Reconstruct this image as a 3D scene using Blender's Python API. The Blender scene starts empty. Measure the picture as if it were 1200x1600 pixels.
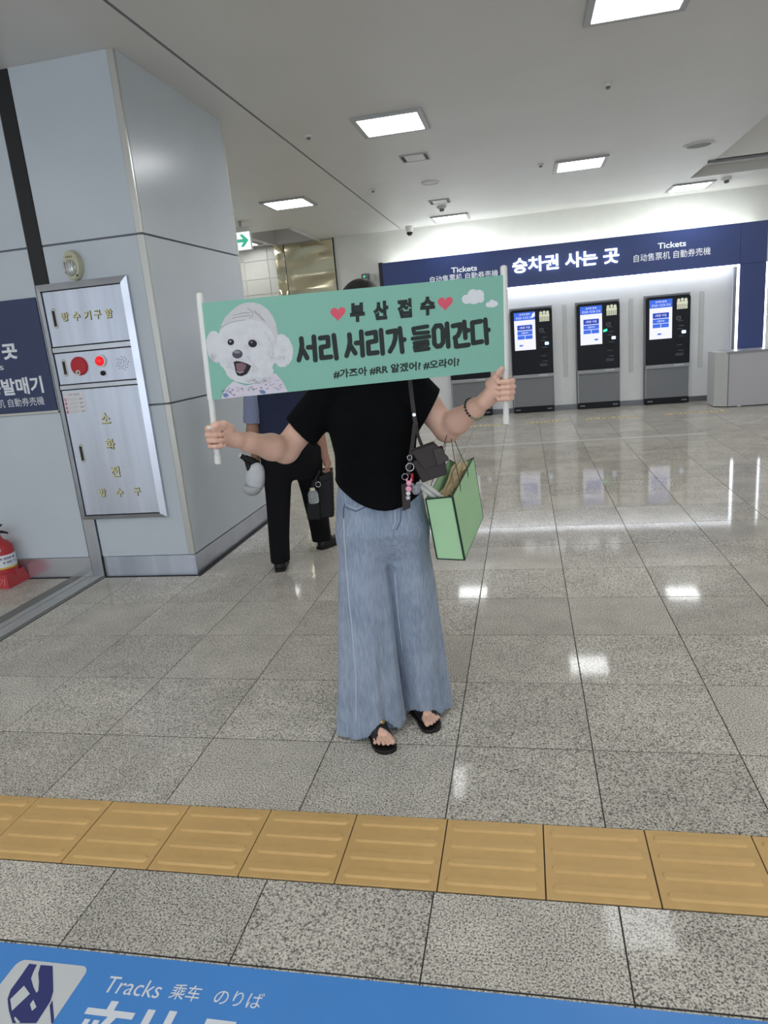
import bpy, bmesh, math, random
import numpy as np
from mathutils import Vector, Matrix
from mathutils.bvhtree import BVHTree

random.seed(7)
SC = bpy.context.scene
COL = SC.collection
PI = math.pi

# ------------------------------------------------------------------ camera
F_PX, PITCH, ROLL, YAW, CAM_H = 1085.99, 0.2472, -0.0905, 0.2129, 1.5236
_r0 = Vector((math.cos(YAW), math.sin(YAW), 0)); _f0 = Vector((-math.sin(YAW), math.cos(YAW), 0)); _up = Vector((0, 0, 1))
_fw = math.cos(PITCH) * _f0 - math.sin(PITCH) * _up
_uc = math.cos(PITCH) * _up + math.sin(PITCH) * _f0
_rt = math.cos(ROLL) * _r0 + math.sin(ROLL) * _uc
_u2 = -math.sin(ROLL) * _r0 + math.cos(ROLL) * _uc
cam_data = bpy.data.cameras.new('camera')
cam_data.sensor_fit = 'HORIZONTAL'; cam_data.sensor_width = 36.0
cam_data.lens = 36.0 * F_PX / 1200.0
cam_data.clip_start = 0.05; cam_data.clip_end = 200
cam = bpy.data.objects.new('camera', cam_data); COL.objects.link(cam)
M = Matrix((( _rt.x, _u2.x, -_fw.x, 0), (_rt.y, _u2.y, -_fw.y, 0), (_rt.z, _u2.z, -_fw.z, CAM_H), (0, 0, 0, 1)))
cam.matrix_world = M
SC.camera = cam

# ------------------------------------------------------------------ world, exposure
w = bpy.data.worlds.new('world'); SC.world = w; w.use_nodes = True
w.node_tree.nodes['Background'].inputs[0].default_value = (0.80, 0.88, 1.0, 1)
w.node_tree.nodes['Background'].inputs[1].default_value = 1.9
SC.view_settings.view_transform = 'Standard'
SC.view_settings.look = 'None'
SC.view_settings.exposure = 0.3
SC.view_settings.gamma = 1.0
SC.view_settings.use_curve_mapping = False
PANEL_L = 15.0          # radiance of the ceiling light diffusers
LED_L = 7.0             # radiance of the LED strips on the ticket counter
ZC = 3.324              # ceiling height
# daylight comes in through the open station front behind the camera
for _x in (-5.55, -1.65, 2.25, 6.05):
    _l = bpy.data.lights.new('daylight_opening', 'AREA'); _l.shape = 'RECTANGLE'; _l.size = 3.5; _l.size_y = 2.9
    _l.cycles.is_portal = True
    _o = bpy.data.objects.new('daylight_opening', _l); COL.objects.link(_o); _o.location = (_x, -6.05, 1.5); _o.rotation_euler = (PI / 2, 0, PI)


# ------------------------------------------------------------------ materials
def lin(c):
    return tuple(((x / 255.0) / 12.92 if x / 255.0 <= 0.04045 else ((x / 255.0 + 0.055) / 1.055) ** 2.4) for x in c)

MATS = {}
def mat(name, rgb=None, rough=0.5, metal=0.0, spec=0.5, emit=None, estr=0.0, var=0.0, vscale=6.0, bump=0.0, bscale=200.0,
        coat=0.0, alpha=None, trans=0.0, sheen=0.0, linear=None, stretch=None):
    """principled material with optional procedural colour mottling and fine relief"""
    if name in MATS: return MATS[name]
    m = bpy.data.materials.new(name); m.use_nodes = True
    nt = m.node_tree; b = nt.nodes['Principled BSDF']
    c = linear or lin(rgb)
    b.inputs['Base Color'].default_value = (*c, 1)
    b.inputs['Roughness'].default_value = rough
    b.inputs['Metallic'].default_value = metal
    b.inputs['Specular IOR Level'].default_value = spec
    b.inputs['Coat Weight'].default_value = coat
    if sheen: b.inputs['Sheen Weight'].default_value = sheen
    if trans: b.inputs['Transmission Weight'].default_value = trans
    if alpha is not None: b.inputs['Alpha'].default_value = alpha
    if emit is not None:
        b.inputs['Emission Color'].default_value = (*lin(emit), 1)
        b.inputs['Emission Strength'].default_value = estr
    tc = None
    if var or bump:
        tc = nt.nodes.new('ShaderNodeTexCoord'); mp = nt.nodes.new('ShaderNodeMapping')
        nt.links.new(tc.outputs['Object'], mp.inputs[0])
        if stretch: mp.inputs['Scale'].default_value = stretch
    if var:
        n = nt.nodes.new('ShaderNodeTexNoise'); n.inputs['Scale'].default_value = vscale; n.inputs['Detail'].default_value = 4
        nt.links.new(mp.outputs[0], n.inputs['Vector'])
        r = nt.nodes.new('ShaderNodeValToRGB')
        r.color_ramp.elements[0].position = 0.3; r.color_ramp.elements[1].position = 0.7
        r.color_ramp.elements[0].color = (*[max(0, x * (1 - var)) for x in c], 1)
        r.color_ramp.elements[1].color = (*[min(1, x * (1 + var)) for x in c], 1)
        nt.links.new(n.outputs['Fac'], r.inputs['Fac']); nt.links.new(r.outputs[0], b.inputs['Base Color'])
    if bump:
        n2 = nt.nodes.new('ShaderNodeTexNoise'); n2.inputs['Scale'].default_value = bscale; n2.inputs['Detail'].default_value = 3
        nt.links.new(mp.outputs[0], n2.inputs['Vector'])
        bp = nt.nodes.new('ShaderNodeBump'); bp.inputs['Strength'].default_value = bump; bp.inputs['Distance'].default_value = 0.002
        nt.links.new(n2.outputs['Fac'], bp.inputs['Height']); nt.links.new(bp.outputs[0], b.inputs['Normal'])
    MATS[name] = m
    return m

def emat(name, rgb, strength):
    if name in MATS: return MATS[name]
    m = bpy.data.materials.new(name); m.use_nodes = True
    nt = m.node_tree; nt.nodes.clear()
    e = nt.nodes.new('ShaderNodeEmission'); e.inputs[0].default_value = (*lin(rgb), 1); e.inputs[1].default_value = strength
    o = nt.nodes.new('ShaderNodeOutputMaterial'); nt.links.new(e.outputs[0], o.inputs[0])
    MATS[name] = m
    return m

def granite():
    m = bpy.data.materials.new('polished granite'); m.use_nodes = True
    nt = m.node_tree; b = nt.nodes['Principled BSDF']; L = nt.links.new
    geo = nt.nodes.new('ShaderNodeNewGeometry'); oi = nt.nodes.new('ShaderNodeObjectInfo')
    off = nt.nodes.new('ShaderNodeVectorMath'); off.operation = 'MULTIPLY_ADD'
    comb = nt.nodes.new('ShaderNodeCombineXYZ')
    L(oi.outputs['Random'], comb.inputs[0]); L(oi.outputs['Random'], comb.inputs[1]); L(oi.outputs['Random'], comb.inputs[2])
    L(comb.outputs[0], off.inputs[0]); off.inputs[1].default_value = (37, 53, 11); L(geo.outputs['Position'], off.inputs[2])
    n1 = nt.nodes.new('ShaderNodeTexNoise'); n1.inputs['Scale'].default_value = 185; n1.inputs['Detail'].default_value = 5; n1.inputs['Roughness'].default_value = 0.62
    L(off.outputs[0], n1.inputs['Vector'])
    r = nt.nodes.new('ShaderNodeValToRGB'); cr = r.color_ramp
    cr.elements[0].position = 0.37; cr.elements[0].color = (*lin((92, 90, 86)), 1)
    cr.elements[1].position = 0.60; cr.elements[1].color = (*lin((226, 220, 207)), 1)
    e = cr.elements.new(0.44); e.color = (*lin((150, 146, 137)), 1)
    e = cr.elements.new(0.50); e.color = (*lin((198, 192, 180)), 1)
    L(n1.outputs['Fac'], r.inputs['Fac'])
    n2 = nt.nodes.new('ShaderNodeTexNoise'); n2.inputs['Scale'].default_value = 5; n2.inputs['Detail'].default_value = 3
    L(off.outputs[0], n2.inputs['Vector'])
    mr = nt.nodes.new('ShaderNodeMapRange'); mr.inputs[1].default_value = 0.3; mr.inputs[2].default_value = 0.7; mr.inputs[3].default_value = 0.9; mr.inputs[4].default_value = 1.1
    L(n2.outputs['Fac'], mr.inputs[0])
    mr2 = nt.nodes.new('ShaderNodeMapRange'); mr2.inputs[3].default_value = 0.90; mr2.inputs[4].default_value = 1.08
    L(oi.outputs['Random'], mr2.inputs[0])
    mm = nt.nodes.new('ShaderNodeMath'); mm.operation = 'MULTIPLY'; L(mr.outputs[0], mm.inputs[0]); L(mr2.outputs[0], mm.inputs[1])
    vm = nt.nodes.new('ShaderNodeVectorMath'); vm.operation = 'SCALE'; L(r.outputs[0], vm.inputs[0]); L(mm.outputs[0], vm.inputs['Scale'])
    L(vm.outputs[0], b.inputs['Base Color'])
    n3 = nt.nodes.new('ShaderNodeTexNoise'); n3.inputs['Scale'].default_value = 14; L(geo.outputs['Position'], n3.inputs['Vector'])
    mr3 = nt.nodes.new('ShaderNodeMapRange'); mr3.inputs[3].default_value = 0.045; mr3.inputs[4].default_value = 0.085
    L(n3.outputs['Fac'], mr3.inputs[0]); L(mr3.outputs[0], b.inputs['Roughness'])
    b.inputs['IOR'].default_value = 1.17
    return m

def denim(name, ca, cb):
    m = bpy.data.materials.new(name); m.use_nodes = True
    nt = m.node_tree; b = nt.nodes['Principled BSDF']; L = nt.links.new
    tc = nt.nodes.new('ShaderNodeTexCoord'); mp = nt.nodes.new('ShaderNodeMapping'); mp.inputs['Scale'].default_value = (1, 1, 0.12)
    L(tc.outputs['Object'], mp.inputs[0])
    n1 = nt.nodes.new('ShaderNodeTexNoise'); n1.inputs['Scale'].default_value = 160; n1.inputs['Detail'].default_value = 4; L(mp.outputs[0], n1.inputs['Vector'])
    n2 = nt.nodes.new('ShaderNodeTexNoise'); n2.inputs['Scale'].default_value = 9; n2.inputs['Detail'].default_value = 3; L(tc.outputs['Object'], n2.inputs['Vector'])
    ad = nt.nodes.new('ShaderNodeMath'); ad.operation = 'MULTIPLY_ADD'; L(n2.outputs['Fac'], ad.inputs[0]); ad.inputs[1].default_value = 0.5
    hf = nt.nodes.new('ShaderNodeMath'); hf.operation = 'MULTIPLY'; L(n1.outputs['Fac'], hf.inputs[0]); hf.inputs[1].default_value = 0.6
    L(hf.outputs[0], ad.inputs[2])
    r = nt.nodes.new('ShaderNodeValToRGB'); r.color_ramp.elements[0].position = 0.35; r.color_ramp.elements[1].position = 0.75
    r.color_ramp.elements[0].color = (*lin(ca), 1); r.color_ramp.elements[1].color = (*lin(cb), 1)
    L(ad.outputs[0], r.inputs['Fac']); L(r.outputs[0], b.inputs['Base Color'])
    bp = nt.nodes.new('ShaderNodeBump'); bp.inputs['Strength'].default_value = 0.25; bp.inputs['Distance'].default_value = 0.002
    n4 = nt.nodes.new('ShaderNodeTexNoise'); n4.inputs['Scale'].default_value = 16; n4.inputs['Detail'].default_value = 2; n4.inputs['Distortion'].default_value = 0.8
    mp4 = nt.nodes.new('ShaderNodeMapping'); mp4.inputs['Scale'].default_value = (1, 1, 0.45); L(tc.outputs['Object'], mp4.inputs[0]); L(mp4.outputs[0], n4.inputs['Vector'])
    bp4 = nt.nodes.new('ShaderNodeBump'); bp4.inputs['Strength'].default_value = 0.7; bp4.inputs['Distance'].default_value = 0.012; L(n4.outputs['Fac'], bp4.inputs['Height'])
    L(bp4.outputs[0], bp.inputs['Normal'])
    L(n1.outputs['Fac'], bp.inputs['Height']); L(bp.outputs[0], b.inputs['Normal'])
    b.inputs['Roughness'].default_value = 0.9; b.inputs['Specular IOR Level'].default_value = 0.15; b.inputs['Sheen Weight'].default_value = 0.2
    return m

def checked(name, ca, cb, s):
    m = bpy.data.materials.new(name); m.use_nodes = True
    nt = m.node_tree; b = nt.nodes['Principled BSDF']; L = nt.links.new
    tc = nt.nodes.new('ShaderNodeTexCoord')
    ws = []
    for ax in ('X', 'Z'):
        wv = nt.nodes.new('ShaderNodeTexWave'); wv.bands_direction = ax; wv.inputs['Scale'].default_value = s; L(tc.outputs['Object'], wv.inputs['Vector']); ws.append(wv)
    mx = nt.nodes.new('ShaderNodeMath'); mx.operation = 'MAXIMUM'; L(ws[0].outputs['Fac'], mx.inputs[0]); L(ws[1].outputs['Fac'], mx.inputs[1])
    r = nt.nodes.new('ShaderNodeValToRGB'); r.color_ramp.elements[0].position = 0.75; r.color_ramp.elements[1].position = 0.9
    r.color_ramp.elements[0].color = (*lin(ca), 1); r.color_ramp.elements[1].color = (*lin(cb), 1)
    L(mx.outputs[0], r.inputs['Fac']); L(r.outputs[0], b.inputs['Base Color']); b.inputs['Roughness'].default_value = 0.9
    return m

GRANITE = granite()
M_WALL = mat('enamel wall panel', (203, 211, 217), rough=0.25, spec=0.3, var=0.03, vscale=2.0)
M_COLSIDE = M_WALL
M_WALLB = mat('off white painted wall', (230, 230, 224), rough=0.6, var=0.02)
M_KIOSKWALL = mat('white counter panelling', (240, 241, 241), rough=0.35, var=0.015)
M_CEIL = mat('ceiling paint', (218, 217, 214), rough=0.42, spec=0.35, var=0.02, vscale=1.5)
M_TRIM = mat('pale aluminium trim', (205, 205, 198), rough=0.3, metal=0.5)
M_JOINT = mat('grey joint', (120, 124, 130), rough=0.6)
M_GROUT = mat('dark grout', (52, 50, 48), rough=0.8)
M_DARK = mat('dark slot', (30, 31, 34), rough=0.6)
M_STEEL = mat('stainless steel', (222, 226, 234), rough=0.22, metal=0.8, var=0.05, vscale=3, stretch=(1, 1, 0.2))
M_STEELB = mat('brushed stainless steel', (206, 210, 218), rough=0.32, metal=1.0, var=0.08, vscale=5, bump=0.05, bscale=30)
M_STEELD = mat('brushed steel with painted reflections', (214, 221, 236), rough=0.32, metal=0.8, var=0.13, vscale=4.5, stretch=(2.2, 1, 0.16))  # vertical streaks in the colour imitate reflections on the steel
M_TRACK = mat('worn steel track', (178, 180, 178), rough=0.42, metal=0.35, var=0.15, vscale=12, stretch=(6, .6, 1))
M_TRACKD = mat('dull metal edging', (122, 121, 116), rough=0.5, metal=0.25, var=0.1)
M_BLACKM = mat('black metal', (24, 25, 27), rough=0.5, spec=0.3)
M_NAVY = mat('navy sign board', (52, 64, 100), rough=0.45)
M_BLUE = mat('blue fascia laminate', (58, 76, 134), rough=0.35, var=0.02)
M_WHITEPRINT = mat('white vinyl lettering', (232, 236, 242), rough=0.5)
M_LED = emat('led strip', (236, 244, 255), LED_L)
M_LEDD = emat('down facing led strip', (240, 246, 255), 12.0)
M_PANEL = emat('light diffuser', (250, 252, 255), PANEL_L)
M_LETTER = mat('lit white sign letter', (245, 248, 250), emit=(245, 250, 255), estr=1.3)
M_GLOWPRINT = mat('white lettering with added glow', (235, 240, 244), emit=(235, 242, 250), estr=.35)  # slight glow added to brighten the plain fascia lettering
M_FRAME = mat('light fixture frame', (176, 178, 178), rough=0.4)
M_WHITEPL = mat('white plastic', (225, 226, 222), rough=0.4)
M_CREAM = mat('aged cream plastic', (196, 196, 168), rough=0.4)
M_RED = mat('red enamel', (190, 30, 44), rough=0.35)
M_REDP = mat('red plastic', (186, 52, 56), rough=0.4, var=0.04)
M_GOLD = mat('brass lettering', (226, 222, 168), rough=0.4, metal=0.3)
M_YEL = mat('yellow tactile tile', (210, 172, 110), rough=0.55, var=0.06, vscale=14, bump=0.25, bscale=180)
M_STICKER = mat('blue floor sticker', (78, 146, 220), rough=0.35, var=0.02)
M_INDIGO = mat('indigo print', (52, 58, 118), rough=0.45)
M_PALEPRINT = mat('pale grey print', (214, 217, 217), rough=0.45)
M_KBLACK = mat('black glass fascia', (14, 16, 24), rough=0.3, spec=0.2)
M_KGREY = mat('grey powder coat', (132, 134, 138), rough=0.45)
M_KLIP = mat('pale grey lip', (168, 171, 173), rough=0.4)
M_SCREEN = emat('screen background', (226, 226, 246), 1.0)
M_SCRBLUE = emat('screen blue', (70, 112, 222), 0.9)
M_SCRNAVY = emat('screen deep blue', (48, 76, 176), 0.9)
M_GREENLED = emat('green indicator', (60, 240, 150), 2.0)
M_CARDLED = emat('reader light', (190, 220, 255), 1.6)
M_SKIN = mat('skin', (226, 182, 160), rough=0.5, spec=0.35, var=0.04, vscale=18)
M_SKINM = mat('tanned skin', (168, 128, 108), rough=0.55, spec=0.3, var=0.05, vscale=14)
M_HAIR = mat('black hair', (20, 18, 18), rough=0.45, bump=0.4, bscale=120, stretch=(4, 4, .4))
M_TEE = mat('black jersey', (11, 11, 13), rough=0.95, spec=0.15, var=0.12, vscale=30)
M_DENIM = denim('light blue denim', (124, 138, 158), (168, 180, 197))
M_SEAM = mat('denim seam', (188, 198, 212), rough=0.9)
M_SEAMD = mat('dark denim seam', (84, 100, 126), rough=0.9)
M_BLACKL = mat('black leather', (18, 17, 18), rough=0.45, bump=0.2, bscale=140)
M_BROWNL = mat('dark taupe leather', (58, 51, 50), rough=0.5, spec=0.3, bump=0.15, bscale=160)
M_GOLDM = mat('gold metal', (226, 190, 110), rough=0.22, metal=1.0)
M_SILVER = mat('silver metal', (200, 200, 204), rough=0.2, metal=1.0)
M_BANNER = mat('mint green banner cloth', (134, 188, 168), rough=0.75, var=0.015, vscale=5)
M_INK = mat('black ink', (40, 48, 46), rough=0.8)
M_HEART = mat('coral print', (222, 92, 110), rough=0.8)
M_POLE = mat('white plastic pole', (228, 228, 222), rough=0.35)
M_DOG = mat('white fur print', (214, 214, 216), rough=0.85, var=0.05, vscale=45)
M_DOGS = mat('grey fur print', (198, 196, 200), rough=0.85, var=0.08, vscale=60)
M_HAT = mat('pale cap print', (204, 203, 203), rough=0.85, var=0.04, vscale=40)
M_DOGLINE = mat('soft grey print', (142, 140, 142), rough=0.85)
M_SHIRTP = mat('pale shirt print', (214, 206, 216), rough=0.85, var=0.03, vscale=50)
M_TONGUE = mat('mauve print', (128, 98, 104), rough=0.85)
M_BLUEP = mat('blue print', (110, 134, 188), rough=0.85)
M_BAG = mat('pale green paper', (172, 214, 166), rough=0.55, var=0.02)
M_BAGE = mat('dark green edging', (20, 52, 34), rough=0.5)
M_KRAFT = mat('kraft tissue', (206, 188, 150), rough=0.7, var=0.08, vscale=30)
M_PINK = mat('pink charm', (240, 170, 190), rough=0.4)
M_GREYPL = mat('grey plush', (150, 150, 154), rough=0.95, bump=0.6, bscale=260)
M_VEST = mat('navy vest', (30, 38, 66), rough=0.85, var=0.08, vscale=20)
M_CHECK = checked('checked shirt', (70, 84, 130), (178, 184, 204), 34)
M_TROU = mat('black trousers', (19, 19, 22), rough=0.9, spec=0.2, var=0.1, vscale=12)
M_CLEAR = mat('clear plastic', (235, 240, 240), rough=0.12, trans=0.75)
M_LENS = mat('clear ribbed lens', (206, 212, 206), rough=0.08, metal=0.7)
M_TILEW = mat('beige wall tile', (182, 182, 174), rough=0.3, var=0.04, vscale=2)


# ------------------------------------------------------------------ mesh helpers
def link(name, me, m=None, parent=None):
    o = bpy.data.objects.new(name, me); COL.objects.link(o)
    if m is not None:
        for mm in (m if isinstance(m, (list, tuple)) else [m]): me.materials.append(mm)
    if parent is not None: o.parent = parent
    return o

def tag(o, label, cat, group=None, kind=None):
    o['label'] = label; o['category'] = cat
    if group: o['group'] = group
    if kind: o['kind'] = kind
    return o

def struct(o, label=None):
    o['kind'] = 'structure'
    if label: o['label'] = label
    return o

def empty(name, loc=(0, 0, 0), rz=0.0, parent=None):
    o = bpy.data.objects.new(name, None); COL.objects.link(o)
    o.location = loc; o.rotation_euler = (0, 0, rz); o.empty_display_size = 0.1
    if parent: o.parent = parent
    return o

class MB:
    """collects faces of ONE part"""
    def __init__(s): s.v = []; s.f = []; s.mi = []; s.cur = 0
    def add(s, vs, fs):
        b = len(s.v); s.v += [tuple(x) for x in vs]
        for f in fs: s.f.append([b + i for i in f]); s.mi.append(s.cur)
        return s
    def box(s, x0, x1, y0, y1, z0, z1):
        vs = [(x0, y0, z0), (x1, y0, z0), (x1, y1, z0), (x0, y1, z0), (x0, y0, z1), (x1, y0, z1), (x1, y1, z1), (x0, y1, z1)]
        return s.add(vs, [(0, 3, 2, 1), (4, 5, 6, 7), (0, 1, 5, 4), (1, 2, 6, 5), (2, 3, 7, 6), (3, 0, 4, 7)])
    def hexa(s, a, b):
        """prism between two quads a and b (lists of four points)"""
        return s.add(list(a) + list(b), [(3, 2, 1, 0), (4, 5, 6, 7), (0, 1, 5, 4), (1, 2, 6, 5), (2, 3, 7, 6), (3, 0, 4, 7)])
    def rings(s, rings, cap=True, closed=True):
        n = len(rings[0]); b = len(s.v)
        vs = [p for r in rings for p in r]; fs = []
        for i in range(len(rings) - 1):
            for j in range(n if closed else n - 1):
                k = (j + 1) % n
                fs.append((i * n + j, i * n + k, (i + 1) * n + k, (i + 1) * n + j))
        if cap:
            fs.append(tuple(reversed(range(n)))); fs.append(tuple((len(rings) - 1) * n + j for j in range(n)))
        return s.add(vs, fs)
    def tube(s, pts, r, n=8, cap=True):
        pts = [Vector(p) for p in pts]; rr = r if isinstance(r, (list, tuple)) else [r] * len(pts)
        rings = []; up = None
        for i, p in enumerate(pts):
            t = (pts[min(i + 1, len(pts) - 1)] - pts[max(i - 1, 0)]).normalized()
            if up is None:
                up = Vector((0, 0, 1)) if abs(t.z) < 0.9 else Vector((1, 0, 0))
            a = t.cross(up).normalized(); bb = a.cross(t).normalized(); up = bb
            rings.append([p + rr[i] * (math.cos(2 * PI * k / n) * a + math.sin(2 * PI * k / n) * bb) for k in range(n)])
        return s.rings(rings, cap)
    def lathe(s, prof, c=(0, 0, 0), n=24, axis='z'):
        rings = []
        for r, h in prof:
            ring = []
            for k in range(n):
                a = 2 * PI * k / n; x, y = r * math.cos(a), r * math.sin(a)
                p = (x, y, h) if axis == 'z' else ((x, h, -y) if axis == 'y' else (h, x, y))
                ring.append((p[0] + c[0], p[1] + c[1], p[2] + c[2]))
            rings.append(ring)
        return s.rings(rings)
    def prism(s, poly, y0, y1):
        """outline in x,z extruded along y (front at y0)"""
        n = len(poly)
        vs = [(x, y0, z) for x, z in poly] + [(x, y1, z) for x, z in poly]
        fs = [tuple(range(n)), tuple(reversed(range(n, 2 * n)))]
        for i in range(n):
            j = (i + 1) % n; fs.append((j, i, n + i, n + j))
        return s.add(vs, fs)
    def ribbon(s, pts, width, y, closed=False):
        """flat round-capped stroke in the x,z plane at depth y, facing -y"""
        pts = [Vector((p[0], p[1])) for p in pts]; h = width / 2
        for i in range(len(pts) - (0 if closed else 1)):
            a = pts[i]; b = pts[(i + 1) % len(pts)]
            d = (b - a)
            if d.length < 1e-9: continue
            d.normalize(); nrm = Vector((-d.y, d.x)) * h
            q = [a + nrm, a - nrm, b - nrm, b + nrm]
            s.add([(p.x, y, p.y) for p in q], [(0, 1, 2, 3)])
        for k, p in enumerate(pts):
            yy = y - 0.00002 * (k % 3 + 1)
            s.add([(p.x + h * math.cos(2 * PI * t / 14), yy, p.y + h * math.sin(2 * PI * t / 14)) for t in range(14)], [tuple(range(14))])
        return s
    def build(s, name, m, parent=None, smooth=False, bevel=0.0, fix=True):
        me = bpy.data.meshes.new(name); me.from_pydata(s.v, [], s.f)
        if len(set(s.mi)) > 1: me.polygons.foreach_set('material_index', s.mi)
        if fix or bevel:
            bm = bmesh.new(); bm.from_mesh(me)
            if fix: bmesh.ops.recalc_face_normals(bm, faces=bm.faces)
            if bevel: bmesh.ops.bevel(bm, geom=list(bm.edges), offset=bevel, segments=2, profile=0.5, affect='EDGES', clamp_overlap=True)
            bm.to_mesh(me); bm.free()
        if smooth:
            me.polygons.foreach_set('use_smooth', [True] * len(me.polygons))
            if smooth != True: me.set_sharp_from_angle(angle=smooth)
        me.update()
        return link(name, me, m, parent)

def boxo(name, x0, x1, y0, y1, z0, z1, m, parent=None, bevel=0.0):
    return MB().box(x0, x1, y0, y1, z0, z1).build(name, m, parent, bevel=bevel)

def rrect(x0, x1, z0, z1, r, n=5, corners=(1, 1, 1, 1)):
    """rounded outline, corners: bl br tr tl"""
    out = []
    for (cx, cz, a0), use in zip(((x0 + r, z0 + r, PI), (x1 - r, z0 + r, 1.5 * PI), (x1 - r, z1 - r, 0), (x0 + r, z1 - r, .5 * PI)), corners):
        if not use:
            out.append((x0 if cx == x0 + r else x1, z0 if cz == z0 + r else z1)); continue
        for k in range(n + 1):
            a = a0 + .5 * PI * k / n; out.append((cx + r * math.cos(a), cz + r * math.sin(a)))
    return out

def ell(cx, cz, rx, rz, n=28):
    return [(cx + rx * math.cos(2 * PI * k / n), cz + rz * math.sin(2 * PI * k / n)) for k in range(n)]

_tcache = {}
def text_verts(body, offset=0.0, ext=0.0):
    key = (body, offset, ext)
    if key in _tcache: return _tcache[key]
    c = bpy.data.curves.new('t', 'FONT'); c.body = body; c.offset = offset; c.extrude = ext; c.resolution_u = 3
    o = bpy.data.objects.new('t', c); COL.objects.link(o)
    bpy.context.view_layer.update()
    dg = bpy.context.evaluated_depsgraph_get()
    me = o.evaluated_get(dg).to_mesh()
    vs = [tuple(v.co) for v in me.vertices]; fs = [tuple(p.vertices) for p in me.polygons]
    o.evaluated_get(dg).to_mesh_clear()
    bpy.data.objects.remove(o); bpy.data.curves.remove(c)
    _tcache[key] = (vs, fs)
    return vs, fs

def text(name, body, m, parent, x0, x1, z0, z1, y=0.0, offset=0.0, thick=0.0, xf=None):
    """lettering fitted to the box x0..x1, z0..z1 in the x,z plane at depth y facing -y (xf maps (x,y,z) on)"""
    vs, fs = text_verts(body, offset, 0.5 if thick else 0.0)
    xs = [v[0] for v in vs]; ys = [v[1] for v in vs]; a, b = min(xs), max(xs); c, d = min(ys), max(ys)
    out = []
    for v in vs:
        p = (x0 + (v[0] - a) / (b - a) * (x1 - x0), y - (v[2] + 0.5) * thick if thick else y, z0 + (v[1] - c) / (d - c) * (z1 - z0))
        out.append(xf(p) if xf else p)
    me = bpy.data.meshes.new(name); me.from_pydata(out, [], fs); me.update()
    return link(name, me, m, parent)


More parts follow.
